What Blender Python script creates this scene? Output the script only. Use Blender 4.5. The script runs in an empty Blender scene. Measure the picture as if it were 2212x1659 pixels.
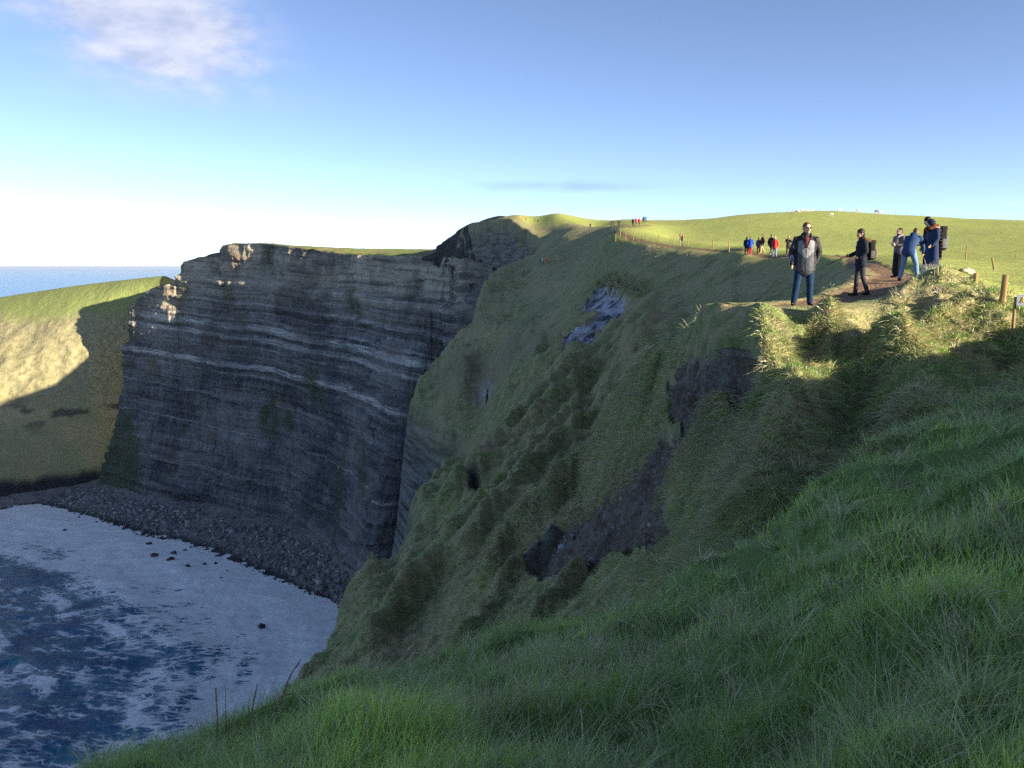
import bpy, bmesh, math, random
import numpy as np
from mathutils import Vector, Matrix

# ------------------------------------------------------------------ camera, sky, sun, exposure
sc = bpy.context.scene
COL = sc.collection
R_ = math.radians
F_PX = 870.0                      # focal length in pixels of a 1024 x 768 picture
PITCH = R_(7.66)                  # camera looks down this much
cam_d = bpy.data.cameras.new('camera')
cam = bpy.data.objects.new('camera', cam_d)
COL.objects.link(cam)
cam.location = (0, 0, 0)          # eye height; the sea lies 160 m below
cam.rotation_euler = (math.pi / 2 - PITCH, 0, 0)
cam_d.sensor_width = 36.0
cam_d.lens = 36.0 * F_PX / 1024.0
cam_d.clip_start = 0.1
cam_d.clip_end = 300000.0
sc.camera = cam

SUN_AZ = R_(121.0)                # clockwise from the view direction (+Y)
SUN_EL = R_(16.0)
SUN_DIR = np.array([math.sin(SUN_AZ) * math.cos(SUN_EL), math.cos(SUN_AZ) * math.cos(SUN_EL), math.sin(SUN_EL)])
sun_d = bpy.data.lights.new('sun', 'SUN')
sun_d.energy = 5.0
sun_d.angle = R_(0.55)
sun_d.color = (1.0, 0.86, 0.66)
sun = bpy.data.objects.new('sun', sun_d)
COL.objects.link(sun)
sun.location = (80, -30, 60)
sun.rotation_euler = Vector(-SUN_DIR).to_track_quat('-Z', 'Y').to_euler()

sc.view_settings.view_transform = 'Standard'
sc.view_settings.look = 'None'
sc.view_settings.exposure = 1.5
sc.view_settings.gamma = 1.0
sc.view_settings.use_curve_mapping = False
sc.cycles.use_denoising = False       # keep the photographic grain and the fine grass
sc.cycles.max_bounces = 6
sc.cycles.transparent_max_bounces = 8

world = bpy.data.worlds.new('World')
sc.world = world
world.use_nodes = True


def N(nt, kind, **kw):
    n = nt.nodes.new(kind)
    for k, v in kw.items():
        if k == 'inp':
            for kk, vv in v.items():
                n.inputs[kk].default_value = vv
        else:
            setattr(n, k, v)
    return n


def L(nt, a, b):
    nt.links.new(a, b)


def mathn(nt, op, a, b=None, c=None, clamp=False):
    n = nt.nodes.new('ShaderNodeMath')
    n.operation = op
    n.use_clamp = clamp
    for i, v in enumerate((a, b, c)):
        if v is None:
            continue
        if isinstance(v, (int, float)):
            n.inputs[i].default_value = v
        else:
            nt.links.new(v, n.inputs[i])
    return n.outputs[0]


def mixc(nt, fac, a, b, mode='MIX'):
    n = nt.nodes.new('ShaderNodeMix')
    n.data_type = 'RGBA'
    n.blend_type = mode
    n.clamp_factor = True
    for sock, v in ((n.inputs[0], fac), (n.inputs[6], a), (n.inputs[7], b)):
        if isinstance(v, (int, float)):
            sock.default_value = v
        elif isinstance(v, (tuple, list)):
            sock.default_value = (*v, 1.0) if len(v) == 3 else v
        else:
            nt.links.new(v, sock)
    return n.outputs[2]


def ramp(nt, fac, stops, interp='LINEAR'):
    n = nt.nodes.new('ShaderNodeValToRGB')
    n.color_ramp.interpolation = interp
    els = n.color_ramp.elements
    while len(els) < len(stops):
        els.new(0.5)
    for e, (p, c) in zip(els, stops):
        e.position = p
        e.color = (c, c, c, 1) if isinstance(c, (int, float)) else (*c, 1)
    nt.links.new(fac, n.inputs[0])
    return n.outputs[0]


def noise(nt, vec, scale, detail=4.0, rough=0.55, out=0, dist=0.0):
    n = nt.nodes.new('ShaderNodeTexNoise')
    n.inputs['Scale'].default_value = scale
    n.inputs['Detail'].default_value = detail
    n.inputs['Roughness'].default_value = rough
    n.inputs['Distortion'].default_value = dist
    if vec is not None:
        nt.links.new(vec, n.inputs['Vector'])
    return n.outputs[out]


def build_world():
    nt = world.node_tree
    nt.nodes.clear()
    out = N(nt, 'ShaderNodeOutputWorld')
    bg = N(nt, 'ShaderNodeBackground', inp={'Strength': 0.12})
    L(nt, bg.outputs[0], out.inputs[0])
    sky = N(nt, 'ShaderNodeTexSky', sky_type='NISHITA', sun_disc=False)
    sky.sun_elevation = SUN_EL
    sky.sun_rotation = SUN_AZ
    sky.altitude = 160.0
    sky.air_density = 0.36
    sky.dust_density = 0.2
    sky.ozone_density = 1.8
    tc = N(nt, 'ShaderNodeTexCoord')
    d = tc.outputs['Generated']
    sep = N(nt, 'ShaderNodeSeparateXYZ')
    L(nt, d, sep.inputs[0])
    X, Y, Z = sep.outputs

    def blob(px, py, wx, wy, tilt=0.0):
        # an elliptical cloud region round one direction of the sky (azimuth, elevation)
        dv = unproject_dir(px, py)
        az0, el0 = math.atan2(dv[0], dv[1]), math.asin(dv[2])
        az = mathn(nt, 'ARCTAN2', X, Y)
        el = mathn(nt, 'ARCSINE', Z)
        a = mathn(nt, 'SUBTRACT', az, az0)
        e = mathn(nt, 'SUBTRACT', el, el0)
        ct, st = math.cos(tilt), math.sin(tilt)
        a2 = mathn(nt, 'ADD', mathn(nt, 'MULTIPLY', a, ct), mathn(nt, 'MULTIPLY', e, st))
        e2 = mathn(nt, 'SUBTRACT', mathn(nt, 'MULTIPLY', e, ct), mathn(nt, 'MULTIPLY', a, st))
        q = mathn(nt, 'ADD', mathn(nt, 'POWER', mathn(nt, 'ABSOLUTE', mathn(nt, 'DIVIDE', a2, wx)), 2.0),
                  mathn(nt, 'POWER', mathn(nt, 'ABSOLUTE', mathn(nt, 'DIVIDE', e2, wy)), 2.0))
        return mathn(nt, 'POWER', 2.718, mathn(nt, 'MULTIPLY', q, -1.0))

    # clouds: noise on the sky sphere, stretched along the horizon
    mp = N(nt, 'ShaderNodeMapping')
    mp.inputs['Scale'].default_value = (1.0, 1.0, 2.2)
    L(nt, d, mp.inputs['Vector'])
    n1 = noise(nt, mp.outputs[0], 7.0, 6.0, 0.55, dist=0.3)
    n2 = noise(nt, mp.outputs[0], 20.0, 5.0, 0.6)
    nn = mathn(nt, 'ADD', mathn(nt, 'MULTIPLY', n1, 0.72), mathn(nt, 'MULTIPLY', n2, 0.28))
    # a broken heap at the upper left and a low flat streak
    m1 = mathn(nt, 'ADD', blob(360, 70, 0.14, 0.055, -0.30), mathn(nt, 'MULTIPLY', blob(220, 60, 0.12, 0.055), 0.8))
    m2 = blob(1230, 402, 0.15, 0.010)
    c1 = ramp(nt, mathn(nt, 'MULTIPLY', mathn(nt, 'MULTIPLY', mathn(nt, 'SUBTRACT', nn, 0.30), 2.6), m1), [(0.06, 0.0), (0.75, 1.0)], 'EASE')
    mp2 = N(nt, 'ShaderNodeMapping')
    mp2.inputs['Scale'].default_value = (1.0, 1.0, 5.0)
    L(nt, d, mp2.inputs['Vector'])
    n3 = noise(nt, mp2.outputs[0], 12.0, 5.0, 0.55)
    c2 = ramp(nt, mathn(nt, 'MULTIPLY', n3, m2), [(0.18, 0.0), (0.6, 1.0)], 'EASE')
    # low bank of white cloud all round above the horizon
    hz = mathn(nt, 'SUBTRACT', 1.0, mathn(nt, 'DIVIDE', mathn(nt, 'ABSOLUTE', mathn(nt, 'SUBTRACT', Z, 0.034)), 0.036), clamp=True)
    mp3 = N(nt, 'ShaderNodeMapping')
    mp3.inputs['Scale'].default_value = (1.0, 1.0, 3.2)
    L(nt, d, mp3.inputs['Vector'])
    n4 = noise(nt, mp3.outputs[0], 9.0, 6.0, 0.6)
    c3 = mathn(nt, 'MULTIPLY', hz, ramp(nt, n4, [(0.46, 0.0), (0.62, 1.0)], 'EASE'))
    col = mixc(nt, 1.0, sky.outputs[0], (1.08, 0.955, 0.87), 'MULTIPLY')
    shade = ramp(nt, n2, [(0.35, (1.75, 1.85, 2.4)), (0.62, (2.7, 2.7, 2.95))])
    col = mixc(nt, mathn(nt, 'MULTIPLY', c1, 0.75), col, shade)
    col = mixc(nt, mathn(nt, 'MULTIPLY', c2, 0.5), col, (1.1, 1.5, 2.3))
    col = mixc(nt, mathn(nt, 'MULTIPLY', c3, 0.6), col, (3.1, 3.1, 3.2))
    L(nt, col, bg.inputs['Color'])


# ------------------------------------------------------------------ measuring: picture position + distance -> a point of the place
K = 1024.0 / 2212.0


def at(px, py, dist):
    u = (px * K - 512.0) / F_PX
    v = (384.0 - py * K) / F_PX
    return np.array([u * dist, (math.cos(PITCH) + v * math.sin(PITCH)) * dist, (-math.sin(PITCH) + v * math.cos(PITCH)) * dist])


def at_z(px, py, z):
    p = at(px, py, 1.0)
    return p * (z / p[2])


def unproject_dir(px, py):
    p = at(px, py, 1.0)
    return p / np.linalg.norm(p)


build_world()

# ------------------------------------------------------------------ noise on arrays
_rng = np.random.RandomState(7)
_PERM = _rng.permutation(4096).astype(np.int64)
_GX = np.cos(np.arange(4096) * 2.399963)
_GY = np.sin(np.arange(4096) * 2.399963)


def _h(ix, iy, seed):
    return _PERM[(_PERM[(ix + seed * 131) & 4095] + iy) & 4095]


def pn(x, y, seed=0):
    x = np.asarray(x, float); y = np.asarray(y, float)
    ix = np.floor(x).astype(np.int64); iy = np.floor(y).astype(np.int64)
    fx = x - ix; fy = y - iy
    ux = fx * fx * fx * (fx * (fx * 6 - 15) + 10); uy = fy * fy * fy * (fy * (fy * 6 - 15) + 10)
    def g(i, j):
        h = _h(ix + i, iy + j, seed)
        return _GX[h] * (fx - i) + _GY[h] * (fy - j)
    a = g(0, 0) * (1 - ux) + g(1, 0) * ux
    b = g(0, 1) * (1 - ux) + g(1, 1) * ux
    return (a * (1 - uy) + b * uy) * 1.4


def fbm(x, y, seed=0, octs=4, gain=0.5, lac=2.03):
    s = 0.0; a = 1.0
    for o in range(octs):
        s = s + a * pn(x, y, seed + o * 17)
        x = x * lac + 3.7; y = y * lac - 1.9; a *= gain
    return s


def ridged(x, y, seed=0, octs=3):
    s = 0.0; a = 1.0
    for o in range(octs):
        s = s + a * (1 - 2 * np.abs(pn(x, y, seed + o * 13)))
        x = x * 2.05 + 1.3; y = y * 2.05 + 5.1; a *= 0.5
    return s


def h1(i, seed=0):
    i = np.asarray(i).astype(np.int64)
    return _h(i, i * 7 + 3, seed) / 4095.0


def sstep(a, b, x):
    t = np.clip((x - a) / (b - a), 0, 1)
    return t * t * (3 - 2 * t)


# ------------------------------------------------------------------ mesh helpers
def link(name, me, mat=None, parent=None):
    o = bpy.data.objects.new(name, me)
    COL.objects.link(o)
    if mat is not None:
        me.materials.append(mat)
    if parent is not None:
        o.parent = parent
    return o


def tag(o, label=None, cat=None, group=None, kind=None):
    if label: o['label'] = label
    if cat: o['category'] = cat
    if group: o['group'] = group
    if kind: o['kind'] = kind
    return o


def mesh_np(name, verts, faces, smooth=True, attrs=None):
    """faces: (n,3) or (n,4) int array"""
    me = bpy.data.meshes.new(name)
    verts = np.ascontiguousarray(verts, np.float32); faces = np.ascontiguousarray(faces, np.int32)
    n, k = faces.shape
    me.vertices.add(len(verts)); me.vertices.foreach_set('co', verts.ravel())
    me.loops.add(n * k); me.loops.foreach_set('vertex_index', faces.ravel())
    me.polygons.add(n)
    me.polygons.foreach_set('loop_start', np.arange(0, n * k, k, dtype=np.int32))
    me.polygons.foreach_set('loop_total', np.full(n, k, np.int32))
    me.update(calc_edges=True)
    if smooth:
        me.polygons.foreach_set('use_smooth', np.ones(n, bool))
    for an, av in (attrs or {}).items():
        av = np.asarray(av)
        if av.ndim == 2:
            c = np.ones((len(av), 4), np.float32); c[:, :3] = av
            a = me.attributes.new(an, 'FLOAT_COLOR', 'POINT'); a.data.foreach_set('color', c.ravel())
        else:
            a = me.attributes.new(an, 'FLOAT', 'POINT'); a.data.foreach_set('value', av.astype(np.float32))
    return me


def grid_faces(nu, nv, wrap=False):
    i, j = np.meshgrid(np.arange(nu - (0 if wrap else 1)), np.arange(nv - 1), indexing='ij')
    a = i * nv + j; b = ((i + 1) % nu) * nv + j
    return np.stack([a, b, b + 1, a + 1], -1).reshape(-1, 4)


def new_mat(name):
    m = bpy.data.materials.new(name)
    m.use_nodes = True
    nt = m.node_tree
    bsdf = nt.nodes['Principled BSDF']
    bsdf.inputs['Specular IOR Level'].default_value = 0.25
    return m, nt, bsdf


def attr(nt, name, out='Fac'):
    n = nt.nodes.new('ShaderNodeAttribute')
    n.attribute_name = name
    return n.outputs[out]


def bump(nt, bsdf, height, strength=0.5, dist=0.1):
    b = nt.nodes.new('ShaderNodeBump')
    b.inputs['Strength'].default_value = strength
    b.inputs['Distance'].default_value = dist
    nt.links.new(height, b.inputs['Height'])
    nt.links.new(b.outputs[0], bsdf.inputs['Normal'])


def catmull(P, t):
    """P (n,k) control rows, t array in 0..n-1"""
    P = np.asarray(P, float); n = len(P)
    i = np.clip(np.floor(t).astype(int), 0, n - 2); f = (t - i)[:, None]
    p0 = P[np.maximum(i - 1, 0)]; p1 = P[i]; p2 = P[i + 1]; p3 = P[np.minimum(i + 2, n - 1)]
    return 0.5 * ((2 * p1) + (-p0 + p2) * f + (2 * p0 - 5 * p1 + 4 * p2 - p3) * f ** 2 + (-p0 + 3 * p1 - 3 * p2 + p3) * f ** 3)


def seg_dist(x, y, P, closed=False):
    """distance to a polyline, and (index + fraction) of the nearest place"""
    P = np.asarray(P, float)
    best = np.full(x.shape, 1e18); arg = np.zeros(x.shape)
    m = len(P) if closed else len(P) - 1
    for i in range(m):
        a = P[i]; b = P[(i + 1) % len(P)]
        d = b - a; q = d @ d + 1e-12
        t = np.clip(((x - a[0]) * d[0] + (y - a[1]) * d[1]) / q, 0, 1)
        dd = (x - a[0] - t * d[0]) ** 2 + (y - a[1] - t * d[1]) ** 2
        k = dd < best
        best = np.where(k, dd, best); arg = np.where(k, i + t, arg)
    return np.sqrt(best), arg


def inside(x, y, P):
    P = np.asarray(P, float)
    c = np.zeros(x.shape, bool)
    n = len(P)
    for i in range(n):
        x1, y1 = P[i]; x2, y2 = P[(i + 1) % n]
        if y1 == y2: continue
        k = ((y1 > y) != (y2 > y)) & (x < (x2 - x1) * (y - y1) / (y2 - y1) + x1)
        c ^= k
    return c


def sdist(x, y, P):
    d, _ = seg_dist(x, y, P, True)
    return np.where(inside(x, y, P), d, -d)

# ------------------------------------------------------------------ the near land: a height field through surveyed points
SEA = -160.0
CP = []            # world points
def cp(*rows):
    for r in rows:
        CP.append(at(*r))
def cw(*rows):
    for r in rows:
        CP.append(np.array(r, float))
# foreground bank
cp((700,1659,3.5),(1100,1659,2.95),(1600,1659,2.6),(2100,1659,2.35),(2212,1400,3.0),(1800,1400,3.6),
   (1300,1500,4.6),(900,1560,5.0),(600,1620,5.2),(330,1659,4.9),
   (300,1642,5.5),(420,1598,5.9),(500,1562,6.2),(560,1530,6.5),(640,1508,6.8),(760,1495,7.0),(900,1472,7.1),(1000,1424,7.0),(1100,1394,7.0),(1250,1384,7.1),
   (1420,1312,7.4),(1490,1240,7.5),(1560,1188,7.8),(1640,1182,8.0),(1700,1152,8.5),(1800,1067,9.3),(1900,988,10.2),(2000,898,11.4),
   (2100,852,12.6),(2212,812,13.8),
   (2212,1100,4.9),(1900,1200,5.5),(1650,1300,5.6),(2100,950,8.2),(2212,900,9.4),(1300,1430,6.2),(1000,1500,6.0),(1600,1225,7.0),(2000,1050,7.2))
# behind the foreground bank: the head of the ravine, out of sight from the camera
cp((200,1800,8),(330,1800,8.5),(500,1720,9.5),(640,1640,11),(760,1600,11.5),(900,1570,11.5),(1000,1530,11),(1100,1490,10.8),(1250,1450,10.5),(1420,1370,10),
   (1500,1290,9.8),(1600,1220,9.8),(1720,1170,10.2),(1820,1085,11),(1920,1000,11.8),
   (640,1620,18),(800,1560,18),(1000,1480,16),(640,1560,28),(850,1500,27),(1000,1425,24),(1150,1380,19),(300,1900,14),(450,1750,20))
# right-hand side, up to the fence
cp((2212,775,16),(2212,710,17.3),(2212,668,18.6),(2100,800,15.2),(2100,725,17.3),(2100,655,19.3),(2010,835,13.6),(2005,800,14.4),
   (1935,768,15.3),(1865,762,16),(1800,722,16.6),(1782,672,17.6),(1900,705,17.7),(1850,695,17.6),(1985,710,18),(2055,695,18.4),
   (1900,650,19.8),(1950,607,21.5),(2040,608,21),(2115,640,19.8))
# the two hollows
cp((1800,800,14.6),(1800,870,13.4),(1900,850,13.4),(1950,900,12.6),(1860,950,12.3),(1800,1000,11.6),(1700,1060,11.2),(1930,955,11.8),
   (1700,950,12.7),(1710,850,14),(1600,1120,11.4),(1600,1000,13),(1500,1150,13.6),
   (1640,692,16.6),(1640,750,15.6),(1655,800,15.1),(1680,850,14.4),(1692,885,13.9),(1700,692,17),(1750,752,15.9),(1720,785,15.3))
# path terrace and the bowl behind it
cp((1735,662,18.9),(1600,667,18.2),(1540,660,18.7),(1650,652,20.2),(1790,647,21.5),(1850,643,23.4),(1900,617,25.5),(1950,601,27),(2030,592,28),
   (1560,720,22),(1650,735,25),(1700,740,30),(1640,760,36),(1560,780,32),(1740,690,36),(1500,760,40),(1770,634,25),(1806,613,30),(1832,594,37),
   (1640,635,60),(1700,632,53),(1700,600,59),(1600,600,73),(1500,600,86),(1500,650,77),(1450,690,70),(1560,640,68))
# crest of the great slope, ridge and field
cp((1830,579,44),(1760,573,54),(1700,561,68),(1600,554,80),(1500,542,102),(1400,530,122),(1310,527,138),
   (1850,560,60),(1800,545,76),(1700,538,92),(1600,532,112),(1500,521,138),(1450,516,152),
   (2167,640,18.6),(2212,618,24),(2060,600,28),(2212,578,50),(2100,570,60),(2000,555,78),(2212,520,120),(2212,476,235),(2000,500,170),(2000,468,262),
   (1800,500,170),(1800,457,288),(1700,457,290),(1600,463,280),(1500,475,255),(1430,486,225),(1600,497,185),(1450,500,190),
   (2212,482,330),(2000,476,360),(1800,464,380),(1600,470,370),(1500,482,350),
   (1310,506,165),(1350,496,180),(1385,488,192),(1330,491,214),
   (1290,492,330),(1200,464,385),(1340,474,360),(1250,490,300),(1250,512,240),(1200,520,262),(1165,545,262),(1150,484,372),(1185,508,325),(1070,474,404),(1000,494,424),
   (1120,467,390),(1000,502,470),(1060,484,470),(1120,474,470),(960,530,450),(1200,470,460),(1340,480,450))
# the great slope
cp((1400,600,101),(1300,600,125),(1300,680,100),(1400,700,80),(1500,752,20),(1450,768,24),(1490,708,21.5),(1400,900,26),(1400,1100,19.6),(1350,1100,22.5),(1350,1000,27),(1540,700,18.2),(1300,800,74),(1405,850,29),(1350,900,38),
   (1200,800,92),(1200,900,69),(1200,1000,52),(1300,1000,38),(1100,1000,62),(1100,1100,47),(1000,1100,56),(950,1150,55),(1200,1100,36),(1100,1200,36),
   (1000,1200,43),(1000,1300,37),(900,1300,42),(900,1400,36.5),(800,1400,39.5),(1000,1380,31.5),(1150,1335,23),(1200,1250,26),(1300,1250,20),(1400,1200,16.6),
   (1300,1150,25),(1380,1000,23.5),(1450,1000,18),(1500,1000,16),(1550,900,15.6),(1540,820,16.9),(1450,850,21.2),(1600,765,16.9),
   (905,1092,62),(850,1232,51),(752,1302,47.5),(742,1342,46),(702,1422,42.5),(642,1492,39.5))
# the far shoulder with the slip
cp((1100,622,200),(1155,590,205),(1180,566,202),(1250,560,182),(1200,650,150),(1100,700,162),(1000,742,166),(952,880,142),(1000,952,130),
   (1000,850,140),(1100,850,115),(1100,750,136),(1200,750,108),(1150,800,106),(1240,700,106),(1062,602,214),(1032,682,179),(932,802,161),(907,862,151),(1027,968,126))
# round and behind the camera, and the higher bank out of sight on the right that shades the foreground
cw((0,0,-1.6),(0,-4,-1.6),(-3,-3,-2.2),(4,0,-1.2),(5,-5,-0.8),(9,3,0.9),(12,2,3.0),(18,1,4.2),(12,-6,2.6),(9,-3,1.8),(7,-1,0.6),(20,-8,5),(30,-4,5),(26,3,3.7),(16,8,1.7),(24,8,2.1),
   (32,12,2.0),(13.5,12.8,0.1),(12,11,0.25),(13,15.8,-0.2),(15.5,14.8,0.2),(11,9,0.3),(45,20,1.8),(60,-20,9),(20,-40,6),(0,-30,0),(-10,-30,-6),(60,40,2.2),(100,60,5),(160,150,12),(250,250,14),(100,-60,14),(40,32,0.3),(200,20,16),
   (-3.6,3,-4.2),(-4.5,0,-5),(-6,6,-9))
CP = np.array(CP)
TSC = lambda x, y: np.log1p(np.hypot(x, y)) / (np.hypot(x, y) + 1e-9)


def warp(x, y):
    k = TSC(x, y)
    return x * k, y * k


def _tps(d2):
    return 0.5 * d2 * np.log(d2 + 1e-12)


def fit_rbf():
    wx, wy = warp(CP[:, 0], CP[:, 1])
    val = CP[:, 2] / (np.hypot(CP[:, 0], CP[:, 1]) + 2.0)
    n = len(CP)
    A = _tps((wx[:, None] - wx) ** 2 + (wy[:, None] - wy) ** 2) + np.eye(n) * 2e-5
    P = np.stack([np.ones(n), wx, wy], 1)
    M = np.zeros((n + 3, n + 3)); M[:n, :n] = A; M[:n, n:] = P; M[n:, :n] = P.T
    return wx, wy, np.linalg.solve(M, np.concatenate([val, np.zeros(3)]))


RX, RY, RW = fit_rbf()
# plan outline of the cliff edge on the seaward side
EDGE = [(-6, -60), (-5.2, -10), (-4.8, 0), (-4.6, 4), (-4.8, 8), (-5.6, 14), (-7.5, 22), (-9.2, 31)] + \
       [tuple(at(*r)[:2]) for r in ((640,1490,39.3),(700,1420,42),(740,1340,45.6),(750,1300,47.3),(848,1230,50.8),(918,1172,56),(903,1090,62),(958,1050,70),(1033,992,82),
                                    (1032,972,124),(950,920,138),(905,860,150),(930,800,160),(1030,680,178),(1060,600,214))] + \
       [(-1, 236), (8, 270), (12, 305)]
EDGE_BACK = [(6, 345), (-4, 385), (-14, 408), (-24, 425), (-30, 470), (-30, 900), (700, 900), (700, -400), (-6, -400)]
LAND = np.array(EDGE + EDGE_BACK, float)
# the wall carries on behind: 'edge' softness by distance
HOLLOW = []        # (centre, radii, angle, depth): places where turf has slipped


def base_height(x, y):
    x = np.asarray(x, float); y = np.asarray(y, float)
    sh = x.shape; x = x.ravel(); y = y.ravel()
    out = np.empty(x.shape)
    for s in range(0, len(x), 20000):
        xs = x[s:s + 20000]; ys = y[s:s + 20000]
        wx, wy = warp(xs, ys)
        k = _tps((wx[:, None] - RX) ** 2 + (wy[:, None] - RY) ** 2) @ RW[:len(RX)]
        out[s:s + 20000] = (k + RW[-3] + RW[-2] * wx + RW[-1] * wy) * (np.hypot(xs, ys) + 2.0)
    return out.reshape(sh)


def cast(px, py, far=520.0):
    """where the line of sight through a picture position meets the bare ground"""
    d = at(px, py, 1.0)
    t = np.geomspace(1.5, far, 1400)
    h = base_height(d[0] * t, d[1] * t)
    k = np.nonzero(d[2] * t < h)[0]
    i = k[0] if len(k) else len(t) - 1
    if i > 0:
        a, b = t[i - 1], t[i]
        fa = d[2] * a - base_height(np.array([d[0] * a]), np.array([d[1] * a]))[0]
        fb = d[2] * b - base_height(np.array([d[0] * b]), np.array([d[1] * b]))[0]
        tt = a + (b - a) * fa / (fa - fb + 1e-9)
    else:
        tt = t[0]
    return d * tt


def plan(pts):
    return np.array([cast(*p)[:2] for p in pts])


FIELD = np.array([tuple(at(*r)[:2]) for r in ((2260,668,18.8),(2115,646,19.6),(2060,604,24),(1960,592,29),(1860,578,42),(1765,571,54),(1700,559,68),(1600,552,80),(1500,540,102),
                  (1400,528,122),(1310,523,140),(1300,503,168),(1370,486,195),(1290,490,330),(1200,480,345),(1120,475,380))] + [(-10, 500), (700, 900), (700, 12), (16, 12)], float)
P_SCARP = plan([(1436,812),(1488,768),(1550,738),(1612,733),(1646,768),(1644,840),(1592,892),(1512,946),(1440,925)])
P_GULLY = plan([(1432,915),(1540,905),(1512,960),(1465,1015),(1440,1080),(1470,1110),(1485,1135),(1420,1190),(1330,1195),(1290,1235),(1150,1268),(1085,1272),(1120,1228),(1235,1140),(1320,1060),(1392,985)])
P_SLIP = plan([(1240,686),(1275,650),(1305,618),(1335,622),(1345,650),(1360,660),(1340,695),(1310,720),(1280,750),(1215,795),(1205,785),(1262,738),(1290,706)])
P_SLIPTOP = plan([(1285,622),(1310,598),(1350,606),(1402,628),(1392,650),(1345,622),(1310,618)])
P_BROWN = plan([(925,830),(1000,775),(1080,742),(1180,702),(1245,690),(1230,765),(1170,835),(1085,885),(1030,965),(960,915),(908,866)])
P_HOLE = plan([(985,1078),(1035,1058),(1048,1088),(1010,1108)])
P_RILL = plan([(1010,900),(1050,850),(1062,830),(1075,850),(1040,890),(1020,915)])
P_BITE = plan([(1430,1085),(1470,1062),(1545,1060),(1540,1085),(1480,1100)])
P_BOWL = plan([(1690,860),(1760,760),(1850,775),(1960,800),(1985,860),(1900,960),(1800,1010),(1700,1000)])
P_SPUR = plan([(1430,1060),(1470,980),(1540,900),(1640,850),(1700,900),(1760,1000),(1700,1110),(1560,1180),(1480,1130)])
PATH3 = np.array([at(*r) for r in ((1540,658,18.6),(1620,660,18.9),(1735,655,19.6),(1790,648,21.3),(1850,638,23.3),(1900,612,25.6),(1935,600,28.5),(1930,592,32),(1895,586,37),(1850,578,43),
                 (1795,571,51),(1705,560,67),(1600,552,80),(1500,540,101),(1400,528,121),(1330,522,138),(1308,514,152),(1315,503,168),(1350,495,181),(1384,487,193),(1400,480,205))])
PATH3[10:16, 0] += 1.3
PATH = PATH3[:, :2]


RIDGES = [(plan(q), amp, w) for q, amp, w in (
    ([(1612,694),(1630,694),(1640,720),(1655,790),(1690,860),(1702,905),(1690,960)], 0.30, 0.32),
    ([(1795,692),(1806,712),(1830,740),(1860,763),(1935,769),(1985,792),(2005,832),(1990,880),(1950,930)], 0.36, 0.36),
    ([(1935,769),(1985,742),(2040,702),(2085,672)], 0.36, 0.36),
    ([(1700,905),(1655,1000),(1622,1050),(1640,1090),(1600,1132),(1540,1160)], 0.28, 0.30),
    ([(1560,900),(1500,985),(1440,1035),(1428,1078)], 0.30, 0.35),
    ([(1560,905),(1535,930),(1505,950)], 0.18, 0.2),
    ([(1400,905),(1320,990),(1250,1070),(1175,1155),(1095,1235),(1060,1290)], 1.0, 0.75),
    ([(1310,690),(1235,770),(1130,860),(1045,960)], 1.6, 3.0),
    ([(1285,640),(1200,690),(1120,728),(1060,745)], 1.5, 2.2),
    ([(1140,700),(1080,735),(1000,778),(945,805)], 1.6, 2.4),
    ([(1275,632),(1310,600),(1345,606)], 0.45, 2.0),
    ([(1420,640),(1340,760),(1250,860),(1150,960)], 1.1, 1.3),
    ([(1380,800),(1280,920),(1190,1020),(1100,1120),(1020,1220)], 0.9, 1.0),
    ([(1420,705),(1300,860),(1200,960),(1060,1120),(930,1270),(850,1380)], 0.7, 0.9),
    ([(1330,720),(1200,870),(1080,1000),(970,1130)], 1.0, 1.4),
    ([(1180,1200),(1080,1320),(1000,1420)], 0.6, 0.6),
    ([(980,1230),(880,1350),(800,1440)], 0.7, 0.9),
    ([(1300,1190),(1220,1290),(1160,1350)], 0.45, 0.5),
    ([(1180,640),(1110,690),(1050,720)], 1.8, 2.4),
    ([(1440,680),(1400,720),(1330,790)], 0.5, 1.8))]
HOLLOWS = [(plan(q), dig, w) for q, dig, w in (
    ([(1690,705),(1770,695),(1835,765),(1800,790),(1720,800),(1682,760)], 0.32, 0.7),
    ([(1812,700),(1850,668),(1900,672),(1980,692),(2025,695),(1930,752),(1870,752)], 0.42, 0.7),
    ([(2020,800),(2100,705),(2212,705),(2250,780),(2100,825)], 0.30, 0.9),
    ([(1705,865),(1760,795),(1860,780),(1955,798),(1980,850),(1930,925),(1800,1000),(1712,980)], 0.45, 0.9))]


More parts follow.
